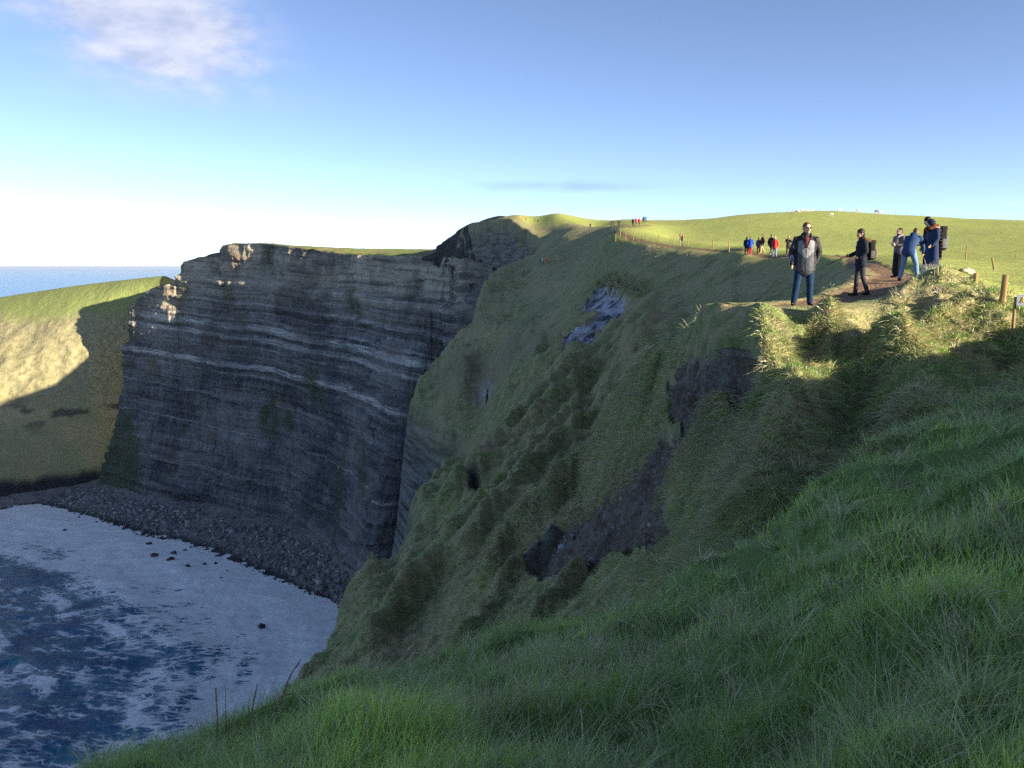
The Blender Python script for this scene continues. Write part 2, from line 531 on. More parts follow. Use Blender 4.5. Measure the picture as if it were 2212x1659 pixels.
def height(x, y, masks=False):
    x = np.asarray(x, float); y = np.asarray(y, float)
    z = base_height(x, y)
    r = np.hypot(x, y)
    fs = sdist(x, y, FIELD)
    fld = sstep(-0.6, 0.8, fs / (0.6 + 0.02 * r))
    slope = 1 - fld
    pd, pa = seg_dist(x, y, PATH)
    near = 1 - sstep(9, 15, r)
    mid = sstep(9, 16, r) * (1 - 0.9 * (1 - sstep(0.8, 2.6, pd)) * (1 - sstep(30, 45, r)))
    # tussocks of the foreground bank
    z = z + near * slope * (0.24 * fbm(x * 0.85, y * 0.85, 3, 3) + 0.10 * np.abs(pn(x * 2.2, y * 2.2, 9)))
    # humps, terracettes and rills running down the great slope
    g = np.clip(r / 40.0, 0.35, 2.2)
    rib = ridged((x * 0.10 + y * 0.03) / g, (y * 0.55 - x * 0.12) / g, 21, 3)
    hum = fbm(x * 0.45 / g, y * 0.45 / g, 31, 4)
    cd = 0.12 + 0.88 * np.where(r > 26, sstep(0.02, 0.24, -fs / (r + 1)), 1.0)
    z = z + mid * slope * cd * (0.66 * g * rib * sstep(18, 34, r) + 0.24 * g * hum + 0.09 * g * ridged(x * 0.8 / g, y * 1.1 / g, 77, 2))
    bil = np.abs(pn((x * 0.55 + y * 0.15) / g ** .6, (y * 1.25 - x * 0.2) / g ** .6, 181)) + 0.6 * np.abs(pn(x * 1.5 / g ** .6, y * 2.4 / g ** .6, 183))
    z = z + slope * mid * g ** .6 * (0.62 * bil - 0.24) * (0.55 + 0.45 * sstep(20, 30, r)) * cd
    z = z + fld * (0.05 * fbm(x * 0.35, y * 0.35, 41, 3) + 0.35 * fbm(x * 0.03, y * 0.03, 43, 2) * sstep(20, 60, r))
    m = {}
    wob = 0.05 * g * fbm(x * 2.6 / g, y * 2.6 / g, 51, 4)
    def poly(P, w, dig, wb=1.0):
        lo = P.min(0) - 3 * g.mean(); hi = P.max(0) + 3 * g.mean()
        k = (x > lo[0]) & (x < hi[0]) & (y > lo[1]) & (y < hi[1])
        s = np.full(x.shape, -9.0)
        if k.any():
            s[k] = sdist(x[k], y[k], P) + wob[k] * 2.5 * wb
        mm = sstep(0, w, s)
        return mm, mm * dig
    for nm, P, w, dig in (('scarp', P_SCARP, 0.10, 0.45), ('gully', P_GULLY, 0.14, 0.42), ('slip', P_SLIP, 0.5, 0.9), ('sliptop', P_SLIPTOP, 0.4, 1.2),
                          ('hole', P_HOLE, 0.5, 1.3), ('rill', P_RILL, 1.2, 2.0), ('bite', P_BITE, 0.2, 0.5)):
        mm, dg = poly(P, w, dig)
        m[nm] = mm
        z = z - dg
    for P, dig, w in HOLLOWS:
        z = z - poly(P, w, dig, 0.4)[1]
    for P, amp, w in RIDGES:
        lo = P.min(0) - 3 * w; hi = P.max(0) + 3 * w
        k = (x > lo[0]) & (x < hi[0]) & (y > lo[1]) & (y < hi[1])
        if k.any():
            dd = seg_dist(x[k], y[k], P)[0] + wob[k]
            z[k] += amp * (1.0 if w < .5 else 1.5) * np.exp(-(dd / (w if w < .5 else .8 * w)) ** 2) * (1.0 if w < .5 else cd[k])
    m['brown'] = poly(P_BROWN, 6.0, 0)[0]
    z = z + m['brown'] * 1.5 * ridged(x * 0.13, y * 0.16, 61, 3)
    m['bowl'] = poly(P_BOWL, 1.0, 0)[0]
    m['spur'] = poly(P_SPUR, 1.0, 0)[0]
    # trodden path
    pw = np.interp(pa, [0, 1, 3, 6, 8, 12, 20], [0.30, 0.55, 0.7, 0.75, 0.5, 0.4, 0.9])
    m['path'] = (1 - sstep(0.75, 1.15, pd / pw + 0.35 * fbm(x * 1.3, y * 1.3, 55, 3))) * sstep(0.25, 0.7, pa)
    zp = np.interp(pa, np.arange(len(PATH3)), PATH3[:, 2])
    fl = (1 - sstep(0.7, 1.7, pd)) * (1 - sstep(7.0, 9.0, pa)) * sstep(0.0, 0.3, pa)
    z = z * (1 - fl) + (zp + 0.03 * fbm(x * 2, y * 2, 57, 2)) * fl
    z = z - 0.05 * m['path']
    # seaward edge
    sd = sdist(x, y, LAND) + 0.55 * g * fbm(x * 0.22 / g, y * 0.22 / g, 71, 4)
    out = np.clip(-sd, 0, None)
    z = np.where(out > 0, z - out ** 2 / (0.25 * g + 0.10 * out), z)
    z = np.maximum(z, SEA - 12)
    m['edge'] = sstep(0.0, 1.2, out / g)
    m['field'] = fld; m['r'] = r; m['pd'] = pd
    if masks:
        return z, m
    return z


def ground(x, y):
    return float(height(np.array([x]), np.array([y]))[0])


def build_terrain(mat):
    # rings round the standpoint: fine where the ground is near and in view, coarser elsewhere
    th_in = np.linspace(R_(-35), R_(35), 500)
    th_out = np.linspace(R_(35), R_(325), 76)[1:-1]
    th = np.concatenate([th_in, th_out])
    rr = np.concatenate([[0.02, 0.5, 1.0], np.geomspace(1.5, 9, 130)[:-1], np.geomspace(9, 28, 340)[:-1], np.geomspace(28, 110, 190)[:-1], np.geomspace(110, 600, 90)])
    T, RR = np.meshgrid(th, rr, indexing='ij')
    x = (np.sin(T) * RR).ravel(); y = (np.cos(T) * RR).ravel()
    z, m = height(x, y, True)
    V = np.stack([x, y, z], 1)
    F = grid_faces(len(th), len(rr), wrap=True)
    keep = (V[F, 2].max(1) > SEA - 3)
    F = F[keep]
    soil = np.clip(0.5 * m['scarp'] + 0.85 * m['gully'] + m['sliptop'] + m['hole'] + m['bite'], 0, 1)
    at_ = {'soil': soil, 'slip': np.clip(m['slip'] - m['sliptop'] + m['rill'], 0, 1), 'brown': m['brown'], 'path': m['path'], 'rock': m['edge'], 'field': m['field'],
           'bowl': m['bowl'], 'spur': m['spur'], 'near': 1 - sstep(9, 13, m['r'])}
    me = mesh_np('clifftop_ground', V, F[:, ::-1], True, at_)
    o = link('clifftop_ground', me, mat)
    tag(o, 'grassy cliff-top slope, ridge and sunlit sheep field', kind='structure')
    return o, (th, rr, x.reshape(T.shape), y.reshape(T.shape), z.reshape(T.shape), m)


def mat_ground():
    m, nt, b = new_mat('turf_and_earth')
    geo = N(nt, 'ShaderNodeNewGeometry')
    pos = geo.outputs['Position']
    n_f = noise(nt, pos, 9.0, 4, 0.6)
    n_m = noise(nt, pos, 1.1, 5, 0.6)
    n_l = noise(nt, pos, 0.12, 4, 0.55)
    mp = N(nt, 'ShaderNodeMapping'); mp.inputs['Scale'].default_value = (0.35, 1.5, 1.0)
    L(nt, pos, mp.inputs['Vector'])
    n_s = noise(nt, mp.outputs[0], 1.6, 5, 0.62, dist=0.4)
    green = mixc(nt, ramp(nt, n_f, [(0.3, 0.0), (0.7, 1.0)]), (0.13, 0.185, 0.06), (0.21, 0.26, 0.085))
    dry = mixc(nt, n_f, (0.29, 0.245, 0.12), (0.43, 0.36, 0.20))
    slope = mixc(nt, ramp(nt, n_s, [(0.42, 0.0), (0.60, 1.0)]), green, dry)
    slope = mixc(nt, ramp(nt, n_l, [(0.44, 0.0), (0.60, 0.75)]), slope, dry)
    slope = mixc(nt, ramp(nt, noise(nt, pos, 0.45, 4, 0.6), [(0.55, 0.0), (0.68, 0.6)]), slope, (0.12, 0.085, 0.05))
    slope = mixc(nt, attr(nt, 'spur'), slope, mixc(nt, ramp(nt, n_m, [(0.4, 0.0), (0.6, 1.0)]), dry, (0.10, 0.13, 0.055)))
    near_g = mixc(nt, ramp(nt, n_m, [(0.35, 0.0), (0.65, 1.0)]), (0.11, 0.17, 0.045), (0.18, 0.25, 0.07))
    slope = mixc(nt, attr(nt, 'near'), slope, near_g)
    fg = mixc(nt, ramp(nt, n_f, [(0.3, 0.0), (0.7, 1.0)]), (0.27, 0.33, 0.075), (0.40, 0.42, 0.13))
    fl = noise(nt, pos, 0.9, 3, 0.6)
    fg = mixc(nt, ramp(nt, fl, [(0.56, 0.0), (0.70, 0.55)]), fg, (0.16, 0.21, 0.05))
    col = mixc(nt, attr(nt, 'field'), slope, fg)
    brown = mixc(nt, ramp(nt, n_s, [(0.35, 0.0), (0.65, 1.0)]), (0.18, 0.145, 0.085), (0.28, 0.235, 0.135))
    col = mixc(nt, mathn(nt, 'MULTIPLY', attr(nt, 'brown'), 0.85), col, brown)
    soil = mixc(nt, ramp(nt, noise(nt, pos, 2.2, 5, 0.65), [(0.35, 0.0), (0.65, 1.0)]), (0.050, 0.038, 0.028), (0.13, 0.125, 0.118))
    soil = mixc(nt, ramp(nt, n_f, [(0.62, 0.0), (0.72, 0.6)]), soil, (0.12, 0.12, 0.125))
    col = mixc(nt, attr(nt, 'soil'), col, soil)
    slip = mixc(nt, ramp(nt, noise(nt, pos, 0.55, 6, 0.7), [(0.42, 0.0), (0.56, 1.0)]), (0.08, 0.082, 0.088), (0.48, 0.49, 0.52))
    col = mixc(nt, attr(nt, 'slip'), col, slip)
    mpr = N(nt, 'ShaderNodeMapping'); mpr.inputs['Scale'].default_value = (0.10, 0.10, 1.0); L(nt, pos, mpr.inputs['Vector'])
    n_r = noise(nt, mpr.outputs[0], 0.9, 5, 0.7)
    rock = mixc(nt, ramp(nt, n_r, [(0.38, 0.0), (0.62, 1.0)]), (0.035, 0.036, 0.038), (0.22, 0.21, 0.19))
    rock = mixc(nt, ramp(nt, n_m, [(0.5, 0.0), (0.65, 0.6)]), rock, (0.06, 0.075, 0.035))
    col = mixc(nt, attr(nt, 'rock'), col, rock)
    earth = mixc(nt, n_m, (0.20, 0.125, 0.075), (0.30, 0.20, 0.125))
    col = mixc(nt, attr(nt, 'path'), col, earth)
    L(nt, col, b.inputs['Base Color'])
    b.inputs['Roughness'].default_value = 0.9
    b.inputs['Specular IOR Level'].default_value = 0.12
    hgt = mathn(nt, 'ADD', mathn(nt, 'MULTIPLY', n_s, 1.0), mathn(nt, 'MULTIPLY', n_f, 0.35))
    n_c = noise(nt, pos, 3.2, 6, 0.7)
    mxh = N(nt, 'ShaderNodeMix'); mxh.data_type = 'FLOAT'
    L(nt, mathn(nt, 'MAXIMUM', attr(nt, 'soil'), attr(nt, 'slip')), mxh.inputs[0]); L(nt, hgt, mxh.inputs[2]); L(nt, n_c, mxh.inputs[3])
    bump(nt, b, mxh.outputs[0], 0.8, 0.25)
    return m


# ------------------------------------------------------------------ the great rock wall across the bay
WALL = [  # foot (px, py at shore height) and brow (px, py, distance)
    ((205, 1048), (286, 668, 652)), ((240, 1062), (300, 645, 646)), ((300, 1075), (320, 628, 640)), ((345, 1082), (386, 604, 630)), ((372, 1086), (392, 570, 628)),
    ((410, 1092), (440, 552, 616)), ((440, 1096), (474, 545, 607)), ((455, 1098), (482, 530, 604)), ((560, 1120), (560, 526, 585)), ((640, 1140), (640, 533, 562)), ((700, 1168), (700, 544, 542)), ((740, 1203), (760, 550, 520)), ((766, 1250), (830, 552, 485)),
    ((792, 1288), (900, 553, 450)), ((-54, 426), (962, 556, 425)), ((-38, 402), (1010, 560, 405)), ((-30, 352), (1064, 574, 380)), ((-22, 300), (1086, 602, 345)), ((-14, 252), (1110, 640, 290)), ((-4, 215), (1130, 700, 235))]
SHORE_TOP = SEA + 6.0


def wall_columns():
    A, B = [], []
    for f, t in WALL:
        if f[0] > 0:
            A.append(at_z(f[0], f[1], SHORE_TOP))
        else:
            A.append(np.array([f[0], f[1], SHORE_TOP]))
        B.append(at(*t))
    return np.array(A), np.array(B)


def bed(z, x):
    return z + 0.062 * (x + 170.0)          # height measured across the dipping beds


def build_wall(mat):
    A, B = wall_columns()
    nu, nv = 620, 245
    t = np.linspace(0, len(A) - 1, nu)
    a = catmull(A, t); b = catmull(B, t)
    s = np.concatenate([[0], np.cumsum(np.linalg.norm(np.diff((a + b)[:, :2] / 2, axis=0), axis=1))])
    v = np.linspace(-0.06, 1, nv)
    # steep upper two thirds, talus foot
    prof = np.where(v < 0.35, 0.55 * v / 0.35, 0.55 + 0.45 * (v - 0.35) / 0.65)
    pos = a[:, None, :] * (1 - v)[None, :, None] + b[:, None, :] * v[None, :, None]
    pos[:, :, :2] = a[:, None, :2] * (1 - prof)[None, :, None] + b[:, None, :2] * prof[None, :, None]
    tan = np.gradient((a * 0.4 + b * 0.6)[:, :2], axis=0)
    k = np.ones(21) / 21
    tan = np.stack([np.convolve(np.pad(tan[:, i], 10, 'edge'), k, 'valid') for i in range(2)], 1)
    tan /= np.linalg.norm(tan, axis=1, keepdims=True)
    nrm = np.stack([tan[:, 1], -tan[:, 0]], 1)          # seaward
    S = np.repeat(s[:, None], nv, 1)
    Lb = bed(pos[:, :, 2], pos[:, :, 0]) + 1.2 * fbm(S / 60, S * 0, 5, 2)
    V_ = np.repeat(v[None, :], nu, 0)
    # beds: thick and thin, each with its own standing-out and its own joints
    d = np.zeros_like(S)
    for th, amp, sd_, js in ((9.0, 2.6, 1, 15.0), (3.6, 1.7, 2, 8.0), (1.5, 0.8, 3, 4.0)):
        ly = Lb / th + 0.25 * fbm(S / 45, Lb / 60, 15 + sd_, 2)
        il = np.floor(ly); fl = ly - il
        stand = h1(il + 500, sd_) - 0.5
        joint = pn(S / js + h1(il + 900, sd_) * 40, il * 3.3, 30 + sd_)
        blk = np.floor(joint * 3.5) / 3.5
        d += amp * (stand * 1.1 + 0.9 * blk) * sstep(0, 0.10, fl)
    hi = sstep(0.45, 0.95, V_)
    d += (2.2 + 2.6 * hi) * pn(S / 34, Lb / 300, 61) + (1.0 + 2.0 * hi) * np.round(2.2 * pn(S / 13, Lb / 70, 62)) / 2.2
    d += 3.0 * fbm(S / 70, Lb / 70, 63, 2)
    d += 0.5 * ridged(S / 5, Lb / 26, 64, 2) * (1 - 0.5 * hi)
    # main ledges
    for L0, w, amp in ((-40, 6, 1.6), (-66, 3.5, 3.0), (-50, 4, 1.2), (-108, 1.0, 1.0), (-12, 3, 1.5), (-133, 3, 1.5)):
        d += amp * np.exp(-((Lb - L0) / w) ** 2)
    # buttress at the near foot, recess beyond it
    sb = np.interp(13.0, np.arange(len(A)), np.interp(np.arange(len(A)), t, s))
    d += 7.0 * np.exp(-((S - sb + 4) / 16) ** 2) * (1 - sstep(0.18, 0.45, V_))
    d -= 9.0 * np.exp(-((S - sb - 34) / 18) ** 2) * (1 - sstep(0.3, 0.7, V_)) * sstep(-0.05, 0.1, V_)
    # foot of the wall ragged and buried in scree
    env = sstep(-0.06, 0.04, V_)
    d *= (0.35 + 0.65 * env)
    d *= 1 - 0.5 * sstep(0.985, 1.0, V_)
    pos[:, :, 0] += nrm[:, None, 0] * d; pos[:, :, 1] += nrm[:, None, 1] * d
    pos[:, :, 2] += 0.7 * fbm(S / 9, Lb / 9, 81, 3) * sstep(0.9, 1.0, V_)
    veg = sstep(0.35, 0.9, fbm(S / 28, Lb / 40, 91, 3) + 0.9 * np.exp(-((S - sb - 38) / 24) ** 2) * np.exp(-((V_ - 0.22) / 0.17) ** 2) * 2
                + 1.6 * np.exp(-((S - 8) / 30) ** 2) * (1 - sstep(0.1, 0.55, V_)))
    # yellow-brown seep stain below a ledge
    Vv = pos.reshape(-1, 3)
    me = mesh_np('sea_cliff', Vv, grid_faces(nu, nv), True,
                 {'bed': Lb.ravel(), 'along': S.ravel(), 'veg': veg.ravel(), 'up': V_.ravel()})
    o = link('sea_cliff', me, mat)
    tag(o, 'tall dark layered sea cliff across the bay with pale bands', kind='structure')
    return o, pos, nrm


def mat_rock(tone=1.0):
    m, nt, b = new_mat('layered_rock')
    geo = N(nt, 'ShaderNodeNewGeometry')
    pos = geo.outputs['Position']
    bd = attr(nt, 'bed'); al = attr(nt, 'along'); up = attr(nt, 'up')
    cmb = N(nt, 'ShaderNodeCombineXYZ')
    L(nt, mathn(nt, 'MULTIPLY', al, 0.05), cmb.inputs[0]); L(nt, bd, cmb.inputs[1])
    n_layer = noise(nt, cmb.outputs[0], 0.26, 6, 0.70)          # along the beds
    cm2 = N(nt, 'ShaderNodeCombineXYZ')
    L(nt, al, cm2.inputs[0]); L(nt, mathn(nt, 'MULTIPLY', bd, 0.16), cm2.inputs[1])
    n_streak = noise(nt, cm2.outputs[0], 0.42, 5, 0.68)        # water streaks and joints, down the face
    n_b = noise(nt, pos, 0.05, 4, 0.6)
    n_f = noise(nt, pos, 0.55, 5, 0.65)
    base = mixc(nt, ramp(nt, n_layer, [(0.36, 0.0), (0.64, 1.0)]), (0.016, 0.018, 0.022), (0.165, 0.160, 0.150))
    base = mixc(nt, ramp(nt, n_streak, [(0.50, 0.0), (0.70, 0.45)]), base, (0.25, 0.24, 0.225))
    base = mixc(nt, ramp(nt, n_streak, [(0.34, 0.6), (0.46, 0.0)]), base, (0.018, 0.018, 0.02))
    base = mixc(nt, ramp(nt, n_f, [(0.52, 0.0), (0.72, 0.5)]), base, (0.23, 0.22, 0.20))

    def band(c, w, soft=1.0):
        e = mathn(nt, 'ADD', mathn(nt, 'SUBTRACT', bd, c), mathn(nt, 'MULTIPLY', mathn(nt, 'SUBTRACT', n_b, 0.5), 5.0 * soft))
        return mathn(nt, 'SUBTRACT', 1.0, mathn(nt, 'DIVIDE', mathn(nt, 'ABSOLUTE', e), w), clamp=True)
    pale = (0.42, 0.40, 0.36)
    brk = ramp(nt, noise(nt, cmb.outputs[0], 0.9, 3, 0.6), [(0.40, 0.1), (0.56, 1.0)])
    for c, w, k in ((-41, 3.0, 0.95), (-48, 2.0, 0.8), (-66, 2.2, 0.95), (-109, 0.8, 0.7), (-12, 1.6, 0.45), (-25, 1.2, 0.45), (-134, 1.5, 0.35), (-36, 1.0, 0.5), (-31, 0.7, 0.4), (-18, 0.8, 0.4), (-6, 1.0, 0.4), (-54, 0.8, 0.35), (-72, 0.7, 0.35), (-88, 0.7, 0.25)):
        f = mathn(nt, 'MULTIPLY', mathn(nt, 'MULTIPLY', ramp(nt, band(c, w, 0.5), [(0.0, 0.0), (0.35, 1.0)]), brk), k)
        base = mixc(nt, f, base, pale)
    # sandstone of the brow is warmer and paler
    brow = mathn(nt, 'MULTIPLY', ramp(nt, up, [(0.74, 0.0), (0.93, 1.0)]), ramp(nt, n_layer, [(0.40, 0.25), (0.56, 1.0)]))
    base = mixc(nt, mathn(nt, 'MULTIPLY', brow, 0.8), base, (0.44, 0.37, 0.25))
    big = noise(nt, pos, 0.022, 4, 0.6)
    base = mixc(nt, ramp(nt, big, [(0.40, 0.55), (0.52, 0.0)]), base, (0.022, 0.023, 0.027))
    base = mixc(nt, ramp(nt, big, [(0.52, 0.0), (0.66, 0.5)]), base, (0.19, 0.175, 0.15))
    # rusty seep
    rust = mathn(nt, 'MULTIPLY', ramp(nt, n_b, [(0.58, 0.0), (0.70, 1.0)]), 0.35)
    base = mixc(nt, rust, base, (0.16, 0.085, 0.04))
    vg = mixc(nt, n_f, (0.025, 0.035, 0.014), (0.07, 0.08, 0.03))
    base = mixc(nt, mathn(nt, 'MULTIPLY', attr(nt, 'veg'), ramp(nt, n_f, [(0.38, 0.3), (0.55, 1.0)])), base, vg)
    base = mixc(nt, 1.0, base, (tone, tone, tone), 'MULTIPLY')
    L(nt, base, b.inputs['Base Color'])
    b.inputs['Roughness'].default_value = 0.85
    hh = mathn(nt, 'ADD', n_layer, mathn(nt, 'ADD', mathn(nt, 'MULTIPLY', n_f, 0.6), mathn(nt, 'MULTIPLY', n_streak, 0.35)))
    bump(nt, b, hh, 0.9, 2.2)
    return m


def loft(cols, nu, nv):
    """cols: list of columns, each a list of world points, same length"""
    C = np.array(cols)                       # (c, k, 3)
    c, k, _ = C.shape
    tv = np.linspace(0, k - 1, nv); tu = np.linspace(0, c - 1, nu)
    rows = np.stack([catmull(C[i], tv) for i in range(c)])       # (c, nv, 3)
    return catmull(rows.reshape(c, -1), tu).reshape(nu, nv, 3)


def build_plateau(wall_pos, mat):
    # flat grass top of the far cliff, running back from the brow
    brow = wall_pos[::3, -1, :]
    n = len(brow)
    kk = int(n * 14.6 / 19)
    brow = brow[:kk]
    rows = [brow]
    e = np.linspace(0, 1, kk)
    for j, back in enumerate((3, 8, 16, 30, 55, 95, 160, 260, 420)):
        p = brow.copy()
        dirv = np.stack([0.35 + 0.4 * e, np.ones(kk)], 1)
        p[:, :2] += dirv * back
        tgt = np.interp(e, [0, 0.12, 0.3, 0.36, 0.6, 1.0], [-28, -16, 6, 12.0, 11, 9.0]) + 2.5 * math.exp(-((back - 160) / 120) ** 2)
        w = min(1.0, back / 90.0)
        p[:, 2] = p[:, 2] * (1 - w) + tgt * w + 0.9 * fbm(p[:, 0] / 20, p[:, 1] / 20, 12, 3) * min(1, back / 10)
        rows.append(p)
    C = np.stack(rows, 1)
    tv = np.linspace(0, C.shape[1] - 1, 60)
    P = np.stack([catmull(C[i], tv) for i in range(kk)])
    sh = P.shape
    P[:, 3:, 2] += 0.5 * ridged(P[:, 3:, 0] / 14, P[:, 3:, 1] / 6, 19, 3)
    me = mesh_np('clifftop_meadow', P.reshape(-1, 3), grid_faces(sh[0], sh[1]), True)
    o = link('clifftop_meadow', me, mat)
    tag(o, 'sunlit grass top of the far sea cliff', kind='structure')
    return P


def build_hump(mat):
    top = [(915,554,442),(940,543,440),(962,521,436),(1000,492,424),(1036,479,415),(1072,472,404),(1112,477,392),(1150,487,374),(1178,508,346),(1192,530,318)]
    bot = [(915,558,438),(940,558,432),(962,560,428),(1000,566,412),(1036,576,398),(1072,592,384),(1112,606,362),(1150,590,332),(1178,572,306),(1200,560,288)]
    cols = []
    for t, b_ in zip(top, bot):
        T = at(*t); B = at(*b_); B2 = B + np.array([0, 0, -0.5 - 0.6 * (T[2] - B[2])])
        mid = T * 0.6 + B * 0.4; mid[:2] = (T * 0.45 + B * 0.55)[:2]
        bk = T + np.array([6, 14, 0.8]); bk2 = T + np.array([16, 40, -1.0])
        cols.append([B2, B, mid, T, bk, bk2])
    P = loft(cols, 180, 110)
    X, Y, Z = P[:, :, 0], P[:, :, 1], P[:, :, 2]
    v = np.linspace(0, 5, 110)[None, :] * np.ones((180, 1))
    face = 1 - sstep(2.7, 3.2, v)
    s = np.linspace(0, 150, 180)[:, None] * np.ones((1, 110))
    d = face * (2.2 * fbm(s / 16, Z / 16, 3, 3) + 1.0 * ridged(s / 5, Z / 30, 4, 3) + 0.8 * np.floor(3 * pn(s / 9, Z / 5, 6)) / 3)
    P[:, :, 0] -= 0.75 * d; P[:, :, 1] -= 0.6 * d
    P[:, :, 2] += (1 - face) * 0.6 * fbm(X / 12, Y / 12, 5, 3)
    veg = np.clip(sstep(2.6, 3.1, v + 0.6 * fbm(s / 10, Z / 10, 8, 3)) + 0.35 * sstep(0.0, 0.8, fbm(s / 22, Z / 22, 9, 3)), 0, 1)
    me = mesh_np('rocky_headland', P.reshape(-1, 3), grid_faces(180, 110), True,
                 {'bed': bed(Z, X).ravel(), 'along': s.ravel(), 'veg': veg.ravel(), 'up': np.zeros(s.size)})
    o = link('rocky_headland', me, mat)
    tag(o, 'dark rounded rock hump above the far end of the cliff', kind='structure')


def build_headland(mat):
    # grass slope beyond the cliff, falling to the sea on the far left
    px = [-260, -100, 0, 80, 150, 215, 262, 300, 345]
    top = [700, 672, 655, 643, 633, 625, 620, 616, 612]
    foot = [1100, 1092, 1078, 1066, 1056, 1048, 1035, 1030, 1030]
    D = [740, 735, 728, 722, 716, 712, 708, 706, 704]
    cols = []
    for i, p in enumerate(px):
        T = at(p, top[i], D[i])
        B = at_z(p, foot[i], SEA + 2.0)
        rec = [0, 0, 0, 0, 0, 8, 26, 34, 40][i]
        B[1] += rec
        B0 = B + np.array([0, -6, -8.0])
        m1 = B * 0.66 + T * 0.34; m1[1] = B[1] * 0.74 + T[1] * 0.26 + rec * 0.4
        m2 = B * 0.33 + T * 0.67; m2[1] = B[1] * 0.50 + T[1] * 0.50 + rec * 0.2
        bk = T + np.array([-10, 60, 1.5]); bk2 = T + np.array([-30, 240, -30])
        cols.append([B0, B, m1, m2, T, bk, bk2])
    nu, nv = 170, 180
    P = loft(cols, nu, nv)
    X, Y, Z = P[:, :, 0].copy(), P[:, :, 1].copy(), P[:, :, 2].copy()
    low = 1 - sstep(-52, -36, Z)
    P[:, :, 1] += -(1.2 + 2.2 * low) * fbm(X / 26, Z / 26, 2, 4) - low * 1.2 * ridged(X / 16, Z / 9, 5, 3)
    foot_ = 1 - sstep(SEA + 8, SEA + 15, Z + 5 * fbm(X / 20, X * 0, 7, 3))
    P[:, :, 1] += foot_ * 3
    gut = np.exp(-((X + 292 - (Z + 90) * 0.12) / 5.0) ** 2) * sstep(-150, -125, Z) * (1 - sstep(-75, -45, Z))
    P[:, :, 1] += 16 * gut
    slump = sstep(0.25, 0.5, fbm(X / 22, Z / 8, 33, 3)) * np.exp(-((Z + 108) / 10) ** 2)
    me = mesh_np('headland_slope', P.reshape(-1, 3), grid_faces(nu, nv), True,
                 {'foot': foot_.ravel(), 'hz': Z.ravel(), 'gut': np.clip(gut + 0.8 * slump, 0, 1).ravel()})
    o = link('headland_slope', me, mat)
    tag(o, 'grassy headland slope beyond the cliff falling to the sea', kind='structure')


def mat_headland():
    m, nt, b = new_mat('headland_turf')
    geo = N(nt, 'ShaderNodeNewGeometry'); pos = geo.outputs['Position']
    n1 = noise(nt, pos, 0.035, 5, 0.6); n2 = noise(nt, pos, 0.25, 5, 0.65); n3 = noise(nt, pos, 0.9, 4, 0.6)
    g = mixc(nt, n2, (0.20, 0.25, 0.075), (0.28, 0.31, 0.11))
    d = mixc(nt, ramp(nt, n2, [(0.35, 0), (0.65, 1)]), (0.22, 0.21, 0.105), (0.36, 0.325, 0.185))
    low = mixc(nt, ramp(nt, n1, [(0.4, 0), (0.6, 1)]), (0.42, 0.34, 0.17), (0.31, 0.30, 0.14))
    hz = attr(nt, 'hz')
    hzn = mathn(nt, 'ADD', hz, mathn(nt, 'MULTIPLY', mathn(nt, 'SUBTRACT', n1, 0.5), 26.0))
    mr = N(nt, 'ShaderNodeMapRange', inp={'From Min': -44.0, 'From Max': -34.0}); L(nt, hzn, mr.inputs[0])
    mr2 = N(nt, 'ShaderNodeMapRange', inp={'From Min': -115.0, 'From Max': -90.0}); L(nt, hzn, mr2.inputs[0])
    col = mixc(nt, mr2.outputs[0], low, d)
    col = mixc(nt, mr.outputs[0], col, g)
    col = mixc(nt, mathn(nt, 'MULTIPLY', ramp(nt, n3, [(0.6, 0), (0.72, 1)]), 0.4), col, (0.05, 0.05, 0.03))
    dark = mixc(nt, n3, (0.018, 0.018, 0.02), (0.05, 0.05, 0.05))
    col = mixc(nt, attr(nt, 'gut'), col, dark)
    col = mixc(nt, attr(nt, 'foot'), col, dark)
    L(nt, col, b.inputs['Base Color']); b.inputs['Roughness'].default_value = 0.95
    b.inputs['Specular IOR Level'].default_value = 0.05
    bump(nt, b, mathn(nt, 'ADD', n2, mathn(nt, 'MULTIPLY', n3, 0.5)), 0.7, 1.5)
    return m


def mat_meadow():
    m, nt, b = new_mat('meadow_turf')
    geo = N(nt, 'ShaderNodeNewGeometry'); pos = geo.outputs['Position']
    n1 = noise(nt, pos, 0.06, 5, 0.6); n2 = noise(nt, pos, 0.5, 5, 0.65)
    g = mixc(nt, n2, (0.12, 0.17, 0.035), (0.20, 0.23, 0.06))
    col = mixc(nt, ramp(nt, n1, [(0.45, 0), (0.6, 0.8)]), g, (0.24, 0.20, 0.09))
    col = mixc(nt, ramp(nt, n2, [(0.62, 0), (0.7, 0.8)]), col, (0.05, 0.045, 0.03))
    L(nt, col, b.inputs['Base Color']); b.inputs['Roughness'].default_value = 0.95
    bump(nt, b, n2, 0.6, 0.6)
    return m


# ------------------------------------------------------------------ shore and sea
SHORE_PX = [(-150, 1120), (-40, 1108), (60, 1090), (110, 1092), (165, 1108), (235, 1128), (300, 1150), (370, 1164), (440, 1184), (520, 1216), (580, 1240), (640, 1268), (700, 1290), (745, 1312), (772, 1330), (800, 1380), (800, 1500)]
SHORE = np.array([at_z(p[0], p[1], SEA)[:2] for p in SHORE_PX])


